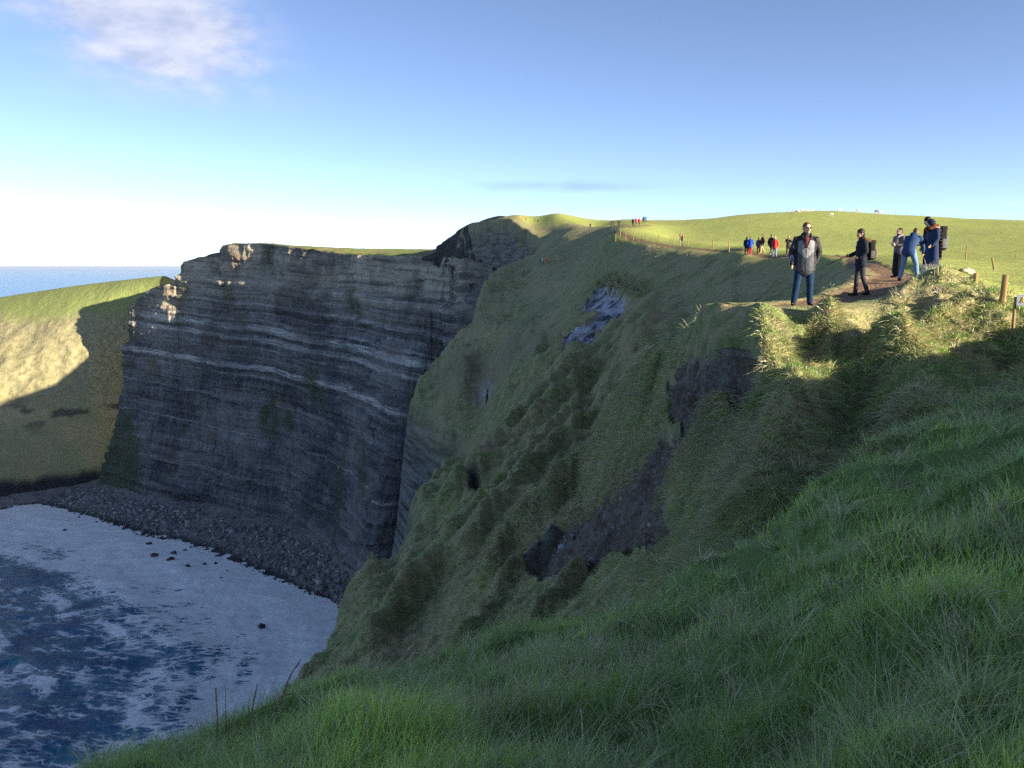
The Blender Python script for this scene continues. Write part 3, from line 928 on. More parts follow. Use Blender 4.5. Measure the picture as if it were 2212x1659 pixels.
def build_beach(wall_pos, mat):
    A, _ = wall_columns()
    nu, nv = 300, 60
    foot = wall_pos[:int(620 * 14.2 / 19), 12, :]
    fi = foot[np.linspace(0, len(foot) - 1, nu).astype(int)]
    # begin further left under the headland
    left = np.array([at_z(px, py, SEA + 2)[:3] for px, py in ((-150, 1100), (0, 1078), (100, 1062), (200, 1050))])
    li = catmull(left, np.linspace(0, 3, 70))
    top = np.concatenate([li, fi]); nu = len(top)
    W = SHORE
    u = np.linspace(0, 1, nu)
    cl = np.concatenate([[0], np.cumsum(np.linalg.norm(np.diff(W, axis=0), axis=1))]); cl /= cl[-1]
    # pair shore and foot by nearest along-shore place
    d, arg = seg_dist(top[:, 0], top[:, 1], W)
    ai = np.clip(arg, 0, len(W) - 1.001)
    k = np.ones(25) / 25
    ai = np.convolve(np.pad(ai, 12, 'edge'), k, 'valid')
    w = catmull(W, ai)
    v = np.linspace(-0.35, 1.15, nv)
    P = np.zeros((nu, nv, 3))
    P[:, :, :2] = w[:, None, :] * (1 - v)[None, :, None] + top[:, None, :2] * v[None, :, None]
    zt = SEA + np.where(np.arange(nu) < 70, 3.0, 7.5)
    zt = np.convolve(np.pad(zt, 12, 'edge'), k, 'valid')
    vv = np.clip(v, -0.35, 1.2)
    P[:, :, 2] = SEA + np.where(vv > 0, (zt[:, None] - SEA) * vv[None, :] ** 1.2 * 1.0 if False else (zt[:, None] - SEA) * np.abs(vv)[None, :], 6 * vv[None, :])
    P[:, :, 2] += 0.7 * fbm(P[:, :, 0] / 6, P[:, :, 1] / 6, 3, 3)
    V_ = np.repeat(v[None, :], nu, 0)
    me = mesh_np('boulder_beach', P.reshape(-1, 3), grid_faces(nu, nv)[:, ::-1], True, {'wet': (1 - sstep(0.0, 0.20, V_)).ravel()})
    o = link('boulder_beach', me, mat)
    tag(o, 'stony beach at the foot of the cliff', kind='structure')
    return P, V_


def mat_beach():
    m, nt, b = new_mat('shore_stone')
    geo = N(nt, 'ShaderNodeNewGeometry'); pos = geo.outputs['Position']
    vo = N(nt, 'ShaderNodeTexVoronoi'); vo.inputs['Scale'].default_value = 0.7; L(nt, pos, vo.inputs['Vector'])
    n1 = noise(nt, pos, 0.045, 4, 0.6); n2 = noise(nt, pos, 1.2, 4, 0.6)
    c = mixc(nt, vo.outputs['Color'], (0.12, 0.12, 0.12), (0.32, 0.30, 0.27))
    c = mixc(nt, ramp(nt, n1, [(0.42, 0), (0.6, 0.7)]), c, (0.34, 0.30, 0.26))
    c = mixc(nt, ramp(nt, n2, [(0.3, 0.6), (0.5, 0)]), c, (0.03, 0.03, 0.035))
    c = mixc(nt, mathn(nt, 'MULTIPLY', attr(nt, 'wet'), 0.85), c, (0.016, 0.017, 0.02))
    L(nt, c, b.inputs['Base Color']); b.inputs['Roughness'].default_value = 0.8
    bump(nt, b, mathn(nt, 'ADD', vo.outputs['Distance'], n2), 0.9, 0.8)
    return m


def build_sea(mat):
    nu, nv = 260, 270
    # near bay: a fine patch with real waves; beyond it a sheet to the horizon
    th = np.concatenate([np.linspace(R_(-36), R_(0), nu), np.linspace(0, R_(324), 90)[1:-1]])
    rr = np.concatenate([[20, 120], np.geomspace(220, 760, nv), np.geomspace(800, 110000, 60)])
    T, RR = np.meshgrid(th, rr, indexing='ij')
    x = np.sin(T) * RR; y = np.cos(T) * RR
    d = sdist_open(x, y)
    off = np.clip(d, 0, None)
    # swell fronts bend round to the shore
    w = 0.55 * fbm(x / 14 + off / 40, y / 9, 4, 3) + 0.5 * np.sin(off / 9.0 + 2.2 * fbm(x / 60, y / 60, 8, 2)) * sstep(5, 40, off)
    w = w * 1.5 + 0.22 * ridged(x / 5 + y / 30, y / 3.2, 14, 2)
    fade = 1 - sstep(700, 1400, RR)
    z = SEA + w * fade * (0.35 + 0.65 * sstep(0, 40, off))
    big = fbm(x / 46, y / 34, 24, 3)
    foam = np.interp(off + 22 * big, [0, 30, 52, 74, 115, 210], [1.08, 1.02, 0.86, 0.52, 0.24, 0.08])
    foam = foam + 0.22 * fbm(off / 9 + 3, x / 60 + y / 50, 66, 3) * sstep(4, 20, off)
    for o0, w0, a0 in ((52, 7, .35), (88, 6, .40), (128, 5, .34), (170, 5, .3)):
        lin = np.exp(-((off + 16 * fbm(x / 70, y / 70, int(o0), 2) - o0) / w0) ** 2) * sstep(-0.15, 0.4, fbm(x / 38, y / 38, int(o0) + 3, 2))
        foam = foam + a0 * lin
    # a tongue of foam standing off and broken streaks further out
    st = ridged(x / 26 + y / 60, y / 11, 44, 3)
    foam = np.maximum(foam, 0.52 * sstep(0.5, 1.35, st) * (1 - sstep(160, 330, off)))
    foam = np.clip(foam * (1 - 0.6 * sstep(0.1, 0.5, fbm(x / 40 + 9, y / 26, 54, 2)) * sstep(55, 95, off)), 0, 1.25)
    me = mesh_np('sea', np.stack([x, y, z], -1).reshape(-1, 3), grid_faces(len(th), len(rr), wrap=True)[:, ::-1], True, {'foam': foam.ravel(), 'off': off.ravel()})
    o = link('sea', me, mat)
    tag(o, 'blue sea with white surf filling the bay', kind='structure')
    return o


def sdist_open(x, y):
    """distance out from the shoreline (positive on the water)"""
    P = [tuple(p) for p in SHORE] + [(400, 100), (400, 3000), (-900, 3000), (-1500, 700), (-700, 640)]
    P = np.array(P)
    d, _ = seg_dist(x, y, SHORE)
    return np.where(inside(x, y, P), -d, d)


def mat_sea():
    m, nt, b = new_mat('sea_water')
    geo = N(nt, 'ShaderNodeNewGeometry'); pos = geo.outputs['Position']
    mp = N(nt, 'ShaderNodeMapping'); mp.inputs['Scale'].default_value = (0.5, 1.25, 1.0); mp.inputs['Rotation'].default_value = (0, 0, R_(-18))
    L(nt, pos, mp.inputs['Vector'])
    wv = mp.outputs[0]
    wn = N(nt, 'ShaderNodeTexNoise'); wn.inputs['Scale'].default_value = 0.12; L(nt, wv, wn.inputs['Vector'])
    wc = N(nt, 'ShaderNodeVectorMath', operation='SCALE'); wc.inputs['Scale'].default_value = 5.0; L(nt, wn.outputs['Color'], wc.inputs[0])
    wa = N(nt, 'ShaderNodeVectorMath', operation='ADD'); L(nt, wv, wa.inputs[0]); L(nt, wc.outputs[0], wa.inputs[1])
    vo = N(nt, 'ShaderNodeTexVoronoi', feature='DISTANCE_TO_EDGE'); vo.inputs['Scale'].default_value = 0.17; L(nt, wa.outputs[0], vo.inputs['Vector'])
    vo2 = N(nt, 'ShaderNodeTexVoronoi', feature='DISTANCE_TO_EDGE'); vo2.inputs['Scale'].default_value = 0.42; L(nt, wa.outputs[0], vo2.inputs['Vector'])
    nf = noise(nt, wv, 0.6, 5, 0.7); nm = noise(nt, wv, 0.07, 4, 0.6)
    foam = attr(nt, 'foam')
    lace = mathn(nt, 'SUBTRACT', 1.0, mathn(nt, 'MULTIPLY', mathn(nt, 'MINIMUM', vo.outputs['Distance'], mathn(nt, 'MULTIPLY', vo2.outputs['Distance'], 1.7)), 2.6))
    tex = mathn(nt, 'ADD', mathn(nt, 'MULTIPLY', lace, 0.50), mathn(nt, 'MULTIPLY', nf, 0.62))
    f = ramp(nt, mathn(nt, 'SUBTRACT', mathn(nt, 'ADD', tex, foam), 1.08), [(0.02, 0.0), (0.24, 1.0)])
    deep = mixc(nt, ramp(nt, nm, [(0.4, 0), (0.62, 1)]), (0.005, 0.075, 0.20), (0.010, 0.17, 0.26))
    deep = mixc(nt, mathn(nt, 'MULTIPLY', foam, 0.6), deep, (0.05, 0.24, 0.30))
    nw = noise(nt, wv, 0.22, 6, 0.68, dist=0.8)
    white = mixc(nt, ramp(nt, nw, [(0.36, 0.0), (0.56, 1.0)]), (0.82, 0.82, 0.80), (0.98, 0.965, 0.92))
    col = mixc(nt, f, deep, white)
    L(nt, col, b.inputs['Base Color'])
    rg = mathn(nt, 'ADD', 0.22, mathn(nt, 'MULTIPLY', f, 0.6)); L(nt, rg, b.inputs['Roughness'])
    b.inputs['Specular IOR Level'].default_value = 0.4
    b.inputs['IOR'].default_value = 1.33
    n5 = noise(nt, wv, 0.35, 6, 0.65)
    bump(nt, b, mathn(nt, 'ADD', n5, mathn(nt, 'MULTIPLY', f, 0.25)), 0.55, 1.2)
    return m


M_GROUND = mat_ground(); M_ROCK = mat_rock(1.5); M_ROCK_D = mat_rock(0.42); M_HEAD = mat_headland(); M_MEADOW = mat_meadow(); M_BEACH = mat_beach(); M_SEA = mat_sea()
TERRAIN, TG = build_terrain(M_GROUND)
WALL_OBJ, WALL_POS, WALL_N = build_wall(M_ROCK)
MEADOW = build_plateau(WALL_POS, M_MEADOW)
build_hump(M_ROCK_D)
build_headland(M_HEAD)
BEACH, BEACH_V = build_beach(WALL_POS, M_BEACH)
build_sea(M_SEA)

# ------------------------------------------------------------------ grass: blades scattered over the ground
RNG = np.random.RandomState(11)


def mat_blades():
    m = bpy.data.materials.new('grass_blades'); m.use_nodes = True
    nt = m.node_tree; nt.nodes.clear()
    out = N(nt, 'ShaderNodeOutputMaterial')
    c = attr(nt, 'tint', 'Color')
    d = N(nt, 'ShaderNodeBsdfDiffuse'); t = N(nt, 'ShaderNodeBsdfTranslucent'); g = N(nt, 'ShaderNodeBsdfGlossy'); g.inputs['Roughness'].default_value = 0.42
    L(nt, c, d.inputs[0]); L(nt, c, t.inputs[0])
    g.inputs[0].default_value = (0.6, 0.65, 0.6, 1)
    mx = N(nt, 'ShaderNodeMixShader'); mx.inputs[0].default_value = 0.38
    L(nt, d.outputs[0], mx.inputs[1]); L(nt, t.outputs[0], mx.inputs[2])
    m2 = N(nt, 'ShaderNodeMixShader'); m2.inputs[0].default_value = 0.08
    L(nt, mx.outputs[0], m2.inputs[1]); L(nt, g.outputs[0], m2.inputs[2])
    L(nt, m2.outputs[0], out.inputs[0])
    return m


M_BLADE = mat_blades()


# ------------------------------------------------------------------ bare earth of the slip: broken faces set into the turf
def earth_patch(name, cols, nu, nv, back, amp, label, mat, seed):
    """cols: picture columns (or rows), each a list of positions across the scar, measured on the ground"""
    C = []
    for c in cols:
        C.append([cast(*q) for q in c])
    P = loft(C, nu, nv)
    du = np.gradient(P, axis=0); dv = np.gradient(P, axis=1)
    n = np.cross(du, dv); n /= np.linalg.norm(n, axis=2, keepdims=True) + 1e-9
    n *= np.sign(-(n * P).sum(2, keepdims=True))                 # towards the open side
    U, V_ = np.meshgrid(np.linspace(0, 1, nu), np.linspace(0, 1, nv), indexing='ij')
    edge = np.minimum(np.minimum(U, 1 - U) * 6, np.minimum(V_, 1 - V_) * 6)
    edge = edge + 0.5 * fbm(P[..., 0] * 3, P[..., 2] * 3, seed + 3, 3)
    s = P[..., 0] + P[..., 1] * .4; zz = P[..., 2]
    d = amp * (fbm(s * 2.0, zz * 2.6, seed, 5, .6) + .7 * ridged(s * 1.2, zz * 3.4, seed + 5, 3) - .4 + .35 * np.floor(3 * pn(s * 2.4, zz * 4.0, seed + 8)) / 3)
    d = d - back - .30 * (1 - sstep(0.0, .6, edge))
    P = P + n * d[..., None]
    o = link(name, mesh_np(name, P.reshape(-1, 3), grid_faces(nu, nv), True), mat)
    tag(o, label, kind='structure')
    return o


def mat_earth():
    m, nt, b = new_mat('bare_earth')
    geo = N(nt, 'ShaderNodeNewGeometry'); pos = geo.outputs['Position']
    n1 = noise(nt, pos, 1.3, 5, .6); n2 = noise(nt, pos, 7, 5, .7)
    vo = N(nt, 'ShaderNodeTexVoronoi'); vo.inputs['Scale'].default_value = 9.0; L(nt, pos, vo.inputs['Vector'])
    c = mixc(nt, ramp(nt, n1, [(.38, 0), (.62, 1)]), (.095, .062, .036), (.175, .155, .125))
    c = mixc(nt, ramp(nt, n2, [(.35, .7), (.55, 0)]), c, (.028, .021, .015))
    sep = N(nt, 'ShaderNodeSeparateColor'); L(nt, vo.outputs['Color'], sep.inputs[0])
    peb = mathn(nt, 'MULTIPLY', mathn(nt, 'GREATER_THAN', sep.outputs[0], .80), mathn(nt, 'LESS_THAN', vo.outputs['Distance'], .42))
    c = mixc(nt, mathn(nt, 'MULTIPLY', peb, .6), c, (.20, .20, .205))
    L(nt, c, b.inputs['Base Color']); b.inputs['Roughness'].default_value = .95
    bump(nt, b, mathn(nt, 'ADD', n2, mathn(nt, 'MULTIPLY', n1, .6)), .9, .08)
    return m


M_EARTH = mat_earth()
earth_patch('earth_scar', [[(1436, 816), (1434, 850), (1436, 885), (1440, 920)], [(1488, 772), (1490, 830), (1492, 885), (1498, 940)], [(1550, 744), (1550, 800), (1552, 855), (1556, 912)],
                           [(1612, 738), (1612, 785), (1610, 830), (1606, 876)], [(1646, 766), (1648, 790), (1648, 815), (1646, 838)]], 190, 90, .06, .12,
            'dark bare earth face under the turf lip below the path', M_EARTH, 201)
earth_patch('earth_gully', [[(1428, 918), (1465, 918), (1500, 914), (1538, 908)], [(1394, 985), (1430, 985), (1465, 980), (1505, 970)], [(1335, 1050), (1375, 1050), (1415, 1045), (1458, 1035)],
                            [(1262, 1110), (1320, 1110), (1380, 1105), (1442, 1095)], [(1192, 1165), (1270, 1165), (1350, 1160), (1440, 1150)], [(1122, 1222), (1190, 1220), (1260, 1212), (1335, 1200)], [(1086, 1268), (1120, 1268), (1160, 1262), (1205, 1252)]], 160, 100, .04, .10,
            'stony grey-brown gully of bare earth running down the slope', M_EARTH, 231)


def blades_mesh(name, P, ln, wd, up, lean, bend, col, tipcol, segs=2):
    """P (n,3) roots; up (n,3) growth direction; lean (n,3) where the tip bends to"""
    n = len(P)
    side = np.cross(up, RNG.normal(size=(n, 3))); side /= np.linalg.norm(side, axis=1, keepdims=True) + 1e-9
    rows = []; cols = []
    ts = [i / segs for i in range(segs)]
    for t in ts:
        c = P + up * (ln * (t - 0.35 * bend * t * t))[:, None] + lean * (ln * bend * t * t)[:, None]
        w = (wd * (1 - 0.55 * t))[:, None] * side * 0.5
        rows += [c - w, c + w]
        cc = col * (1 - t) + tipcol * t
        cols += [cc, cc]
    c = P + up * (ln * (1 - 0.35 * bend))[:, None] + lean * (ln * bend)[:, None]
    rows.append(c); cols.append(tipcol)
    k = 2 * segs + 1
    V = np.stack(rows, 1).reshape(-1, 3); C = np.stack(cols, 1).reshape(-1, 3)
    f = []
    for s in range(segs - 1):
        a = 2 * s
        f += [(a, a + 1, a + 3), (a, a + 3, a + 2)]
    f.append((k - 3, k - 2, k - 1))
    F = (np.arange(n)[:, None, None] * k + np.array(f)[None]).reshape(-1, 3)
    return mesh_np(name, V, F, True, {'tint': C})


def normals_at(x, y, e):
    h0 = base_height(x, y)
    hx = base_height(x + e, y); hy = base_height(x, y + e)
    n = np.stack([-(hx - h0) / e, -(hy - h0) / e, np.ones_like(x)], 1)
    return n / np.linalg.norm(n, axis=1, keepdims=True)


def scatter(n, r0, r1, a0=-33.5, a1=33.5):
    th = RNG.uniform(R_(a0), R_(a1), n); r = np.exp(RNG.uniform(math.log(r0), math.log(r1), n))
    return np.sin(th) * r, np.cos(th) * r, r


def visible(x, y, z, pad=30):
    c, s = math.cos(PITCH), math.sin(PITCH)
    d = y * c - z * s
    px = x / d * F_PX + 512; py = 384 - (y * s + z * c) / d * F_PX
    return (px > -pad) & (px < 1024 + pad) & (py < 768 + pad * 2) & (py > -pad)


def lerp(a, b, t):
    return np.asarray(a)[None] * (1 - t)[:, None] + np.asarray(b)[None] * t[:, None]


def make_grass():
    # --- foreground bank
    x, y, r = scatter(160000, 2.0, 15.0)
    clump = fbm(x * 1.3, y * 1.3, 101, 3)
    k = RNG.uniform(size=len(x)) < np.clip(0.66 + 0.5 * clump, 0.42, 1)
    x, y, r, clump = x[k], y[k], r[k], clump[k]
    z, m = height(x, y, True)
    k = visible(x, y, z, 60) & (m['field'] < 0.5) & (m['scarp'] + m['gully'] + m['edge'] + m['bite'] < 0.3)
    x, y, z, r, clump = x[k], y[k], z[k], r[k], clump[k]
    n = len(x)
    nr = normals_at(x, y, 0.3)
    up = nr * 0.45 + np.array([0, 0, 0.65]) + RNG.normal(size=(n, 3)) * 0.26
    up /= np.linalg.norm(up, axis=1, keepdims=True)
    drypatch = sstep(0.2, 0.7, fbm(x * 0.55 + 4, y * 0.55, 111, 3) + 0.55 * np.exp(-(((x + 0.1) / 0.9) ** 2 + ((y - 4.2) / 1.6) ** 2)))
    lush = sstep(0.0, 0.5, fbm(x * 0.8, y * 0.8 + 9, 121, 2))
    ln = RNG.uniform(0.08, 0.20, n) * (0.8 + 0.55 * np.clip(clump, -0.6, 1)) * (1 + 0.35 * drypatch)
    wd = RNG.uniform(0.0024, 0.0046, n) * (0.75 + r * 0.10)
    lean = np.stack([0.55 + RNG.normal(size=n) * 0.55, 0.25 + RNG.normal(size=n) * 0.5, RNG.normal(size=n) * 0.12 - 0.15], 1)
    bend = RNG.uniform(0.15, 0.85, n)
    u = RNG.uniform(size=n)
    col = lerp((0.30, 0.46, 0.11), (0.48, 0.68, 0.14), lush) * RNG.uniform(0.55, 1.25, n)[:, None]
    blue = RNG.uniform(size=n)[:, None] * np.array([[0.02, 0.0, -0.02]])
    col = col + blue
    straw = lerp((0.30, 0.25, 0.14), (0.62, 0.55, 0.38), RNG.uniform(size=n))
    isdry = u < (0.08 + 0.45 * drypatch)
    col = np.where(isdry[:, None], straw, col)
    tip = col * 1.15 + np.array([0.03, 0.03, 0.01])
    o = link('grass', blades_mesh('grass', np.stack([x, y, z - 0.012], 1), ln, wd, up, lean, bend, np.clip(col, 0.01, 1), np.clip(tip, 0.01, 1), 3), M_BLADE)
    tag(o, 'long wind-blown grass of the near bank in shade', kind='stuff')

    # --- turf hanging on the hollows, spurs and the great slope
    th, rr, GX, GY, GZ, GM = TG
    nc = 500
    G = np.stack([GX, GY, GZ], -1)[:nc]
    e1 = G[1:, :-1] - G[:-1, :-1]; e2 = G[:-1, 1:] - G[:-1, :-1]
    nq = np.cross(e2, e1); area = np.linalg.norm(nq, axis=2); nq = nq / (area[..., None] + 1e-9)
    nq *= np.sign(nq[..., 2:3] + 1e-9)
    ctr = G[:-1, :-1]; dist = np.linalg.norm(ctr, axis=2)
    face = np.clip(-(nq * ctr).sum(2) / dist, 0, 1)
    sh = GX.shape
    M2 = {a_: b_.reshape(sh)[:nc - 1, :-1] for a_, b_ in GM.items()}
    bare = np.clip((M2['scarp'] + M2['gully'] + M2['slip'] + M2['hole'] + M2['bite'] + M2['sliptop'] + M2['rill']) * 1.25, 0, 1)
    wq = area * (face + .04) / dist ** 2 * (dist > 9.5) * (dist < 215) * (M2['field'] < .6) * (M2['edge'] < .2) * (1 - bare) * (M2['path'] < .4)
    wq *= visible(ctr[..., 0], ctr[..., 1], ctr[..., 2])
    wq *= np.where(dist > 90, .5, 1.0)
    cdf = np.cumsum(wq.ravel()); pick = np.searchsorted(cdf, RNG.uniform(0, cdf[-1], 150000))
    iu, iv = np.unravel_index(pick, wq.shape)
    a_, b_ = RNG.uniform(size=len(pick)), RNG.uniform(size=len(pick))
    P0 = G[iu, iv] + e1[iu, iv] * a_[:, None] + e2[iu, iv] * b_[:, None]
    x, y, z = P0.T
    r = np.hypot(x, y)
    clump = ridged(x * 0.5, y * 1.1, 131, 2)
    k = RNG.uniform(size=len(x)) < np.clip(0.75 + 0.3 * clump, 0.35, 1)
    x, y, z, r, clump, iu, iv = x[k], y[k], z[k], r[k], clump[k], iu[k], iv[k]
    mm = {c_: d_[iu, iv] for c_, d_ in M2.items()}
    n = len(x)
    nr = nq[iu, iv]
    down = np.stack([nr[:, 0], nr[:, 1], -np.hypot(nr[:, 0], nr[:, 1])], 1)
    down /= np.linalg.norm(down, axis=1, keepdims=True) + 1e-6
    steep = np.hypot(nr[:, 0], nr[:, 1])[:, None]
    up = nr * 0.6 + np.array([0, 0, 0.4]) + down * 0.35 * steep + RNG.normal(size=(n, 3)) * 0.22
    up /= np.linalg.norm(up, axis=1, keepdims=True)
    lean = down * (0.4 + 0.9 * steep) + RNG.normal(size=(n, 3)) * 0.28 + np.array([0.12, 0.1, -0.1])
    ln = RNG.uniform(0.11, 0.26, n) * (0.75 + 0.45 * np.clip(clump, 0, 1.2)) * np.clip(1.1 - r / 90, 0.5, 0.9) * (0.2 + 0.8 * sstep(0.8, 3.5, mm['pd']))
    wd = 0.0009 * r * RNG.uniform(0.6, 1.3, n)
    bend = RNG.uniform(0.3, 0.95, n)
    ns = fbm(x * 0.35, y * 0.9, 141, 4)
    dryf = np.clip(0.52 + 0.5 * ns + 0.42 * mm['spur'] + 0.35 * mm['brown'] - 0.25 * mm['bowl'], 0.05, 0.95)
    col = lerp((0.25, 0.35, 0.10), (0.42, 0.50, 0.17), RNG.uniform(size=n)) * RNG.uniform(0.5, 1.4, n)[:, None]
    straw = lerp((0.34, 0.30, 0.18), (0.58, 0.50, 0.33), RNG.uniform(size=n))
    col = np.where((RNG.uniform(size=n) < dryf)[:, None], straw, col) * (1 + .45 * np.clip(fbm(x * 1.1, y * 2.2, 191, 3), -.9, .9))[:, None]
    o = link('slope_grass', blades_mesh('slope_grass', np.stack([x, y, z - 0.02], 1), ln, wd, up, lean, bend, col, col * 1.1, 2), M_BLADE)
    tag(o, 'rough hanging grass on the hollows and the great slope', kind='stuff')

    # --- tufts along the lit rims, the terrace and the fence bank
    x, y, r = scatter(110000, 14.0, 30.0, 11, 33.5)
    z, m = height(x, y, True)
    k = visible(x, y, z) & (m['path'] < 0.35) & (m['scarp'] < 0.3) & (m['edge'] < 0.2)
    cl = fbm(x * 1.1, y * 1.1, 151, 3)
    k &= RNG.uniform(size=len(x)) < np.clip(0.45 + 0.7 * cl, 0.05, 1) * np.where(m['field'] > 0.5, 0.6, 1.0)
    x, y, z, r, cl = x[k], y[k], z[k], r[k], cl[k]
    fld = m['field'][k]; pth = m['path'][k]
    n = len(x)
    up = np.array([0, 0, 1.0]) + RNG.normal(size=(n, 3)) * 0.3
    up /= np.linalg.norm(up, axis=1, keepdims=True)
    lean = np.stack([0.5 + RNG.normal(size=n) * 0.4, 0.2 + RNG.normal(size=n) * 0.4, -0.25 + RNG.normal(size=n) * 0.2], 1)
    ln = RNG.uniform(0.06, 0.16, n) * (0.8 + 0.7 * np.clip(cl, -0.6, 1)) * np.where(fld > 0.5, 0.35, 1.0) * (1 - 0.5 * pth) * (0.22 + 0.78 * sstep(0.8, 4.0, m['pd'][k]))
    wd = 0.0010 * r * RNG.uniform(0.6, 1.3, n)
    col = lerp((0.14, 0.26, 0.04), (0.26, 0.40, 0.08), RNG.uniform(size=n))
    straw = lerp((0.36, 0.29, 0.13), (0.55, 0.46, 0.24), RNG.uniform(size=n))
    dp = 0.05 + 0.35 * sstep(0.15, 0.6, fbm(x * 0.8, y * 0.8, 161, 2))
    col = np.where((RNG.uniform(size=n) < dp * (1 - 0.8 * fld))[:, None], straw, col)
    col = np.where((fld > 0.5)[:, None], lerp((0.26, 0.33, 0.07), (0.38, 0.42, 0.12), RNG.uniform(size=n)), col)
    o = link('rim_grass', blades_mesh('rim_grass', np.stack([x, y, z - 0.015], 1), ln, wd, up, lean, RNG.uniform(0.2, 0.8, n), col, col * 1.1, 2), M_BLADE)
    tag(o, 'tufts of sunlit grass along the path terrace and rims', kind='stuff')


    # --- tussocks: bunches of long blades fanning out from one root
    def tussocks(name, n, r0, r1, a0, a1, per, ln0, ln1, spread, wk, dry, label, region):
        x, y, r = scatter(n, r0, r1, a0, a1)
        z, m = height(x, y, True)
        k = visible(x, y, z, 40) & region(m) & (m['scarp'] + m['gully'] + m['edge'] + m['bite'] + m['slip'] < 0.3) & (m['path'] < .2) & (m['pd'] > 1.6)
        x, y, z, r = x[k], y[k], z[k], r[k]
        size = RNG.uniform(0.6, 1.25, len(x)); isd = RNG.uniform(size=len(x)) < dry; sh = RNG.uniform(0.75, 1.15, len(x))
        i = np.repeat(np.arange(len(x)), per); nn = len(i)
        a = RNG.uniform(0, 2 * math.pi, nn); q = np.abs(RNG.normal(size=nn)) * spread * size[i]
        ox, oy = np.cos(a) * q, np.sin(a) * q
        P = np.stack([x[i] + ox, y[i] + oy, z[i] - 0.02], 1)
        P[:, 2] += base_height(P[:, 0], P[:, 1]) - base_height(x, y)[i]
        up = np.stack([np.cos(a) * .35, np.sin(a) * .35, np.full(nn, 1.0)], 1) + RNG.normal(size=(nn, 3)) * .16
        up /= np.linalg.norm(up, axis=1, keepdims=True)
        lean = np.stack([np.cos(a) * .7 + .35, np.sin(a) * .7 + .15, np.full(nn, -.35)], 1) + RNG.normal(size=(nn, 3)) * .15
        ln = RNG.uniform(ln0, ln1, nn) * size[i]
        g = lerp((0.25, 0.37, 0.12), (0.42, 0.54, 0.19), RNG.uniform(size=nn)); s = lerp((0.40, 0.34, 0.19), (0.72, 0.63, 0.42), RNG.uniform(size=nn))
        d_ = np.where(isd[i], .8, .18) > RNG.uniform(size=nn)
        c = np.where(d_[:, None], s, g) * sh[i][:, None]
        o = link(name, blades_mesh(name, P, ln, wk * r[i] * RNG.uniform(.6, 1.3, nn), up, lean, RNG.uniform(.25, 1.0, nn), c, np.clip(c * 1.12, 0, 1), 3), M_BLADE)
        tag(o, label, kind='stuff')
    tussocks('bank_tussocks', 1000, 2.2, 12.5, -33, 33.5, 42, .13, .29, .045, .0011, .2, 'pale tussocks of long grass standing out of the near bank', lambda m: m['field'] < .4)
    tussocks('slope_tussocks', 1500, 11, 60, -14, 33.5, 22, .20, .42, .10, .00085, .6, 'dry tussocks hanging on the hollows and the great slope', lambda m: (m['field'] < .5) & ((m['r'] > 21) | (m['spur'] > .5)))


    # --- turf fringe hanging over the rims
    Ps, ups, leans, lns, wds = [], [], [], [], []
    for P, amp, w in [(q[0], q[1], q[2]) for q in RIDGES[1:7]] + [(P_GULLY[[11, 12, 13, 14, 15, 0]], .4, .35), (P_SLIPTOP, 1, .8)]:
        seg = np.linalg.norm(np.diff(P, axis=0), axis=1); cl = np.concatenate([[0], np.cumsum(seg)])
        rr = float(np.hypot(*P.mean(0)))
        n = int(cl[-1] * 300 * (18 / rr)); t = RNG.uniform(0, cl[-1], n)
        x = np.interp(t, cl, P[:, 0]) + RNG.normal(size=n) * w * .4; y = np.interp(t, cl, P[:, 1]) + RNG.normal(size=n) * w * .4
        Ps.append(np.stack([x, y, height(x, y) - .02], 1)); lns.append(RNG.uniform(.10, .24, n) * (rr / 18) ** .5); wds.append(np.full(n, .00095 * rr))
    P = np.concatenate(Ps); n = len(P)
    nr = normals_at(P[:, 0], P[:, 1], .4)
    down = np.stack([nr[:, 0], nr[:, 1], -np.hypot(nr[:, 0], nr[:, 1])], 1); down /= np.linalg.norm(down, axis=1, keepdims=True) + 1e-6
    up = nr * .7 + np.array([0, 0, .3]) + down * .2 + RNG.normal(size=(n, 3)) * .2
    up /= np.linalg.norm(up, axis=1, keepdims=True)
    c = np.where((RNG.uniform(size=n) < .62)[:, None], lerp((.32, .25, .12), (.62, .50, .28), RNG.uniform(size=n)), lerp((.22, .30, .10), (.36, .44, .16), RNG.uniform(size=n)))
    o = link('rim_fringe', blades_mesh('rim_fringe', P, np.concatenate(lns), np.concatenate(wds) * RNG.uniform(.6, 1.3, n), up, down * 1.1 + RNG.normal(size=(n, 3)) * .25 + np.array([0, 0, -.25]), RNG.uniform(.4, 1.0, n), c, c * 1.05, 2), M_BLADE)
    tag(o, 'long dead grass hanging over the broken turf rims', kind='stuff')


make_grass()

# ------------------------------------------------------------------ small solids
def simple_mat(name, col, rough=0.8, var=0.12, scale=14.0, spec=0.25, bump_s=0.3, bump_d=0.01):
    m, nt, b = new_mat(name)
    tc = N(nt, 'ShaderNodeTexCoord')
    n = noise(nt, tc.outputs['Object'], scale, 4, 0.6)
    lo = tuple(max(0.0, c * (1 - 2.2 * var)) for c in col); hi = tuple(min(1.0, c * (1 + 2.2 * var)) for c in col)
    L(nt, mixc(nt, ramp(nt, n, [(0.3, 0), (0.7, 1)]), lo, hi), b.inputs['Base Color'])
    b.inputs['Roughness'].default_value = rough
    b.inputs['Specular IOR Level'].default_value = spec
    bump(nt, b, n, bump_s, bump_d)
    return m


_MATS = {}


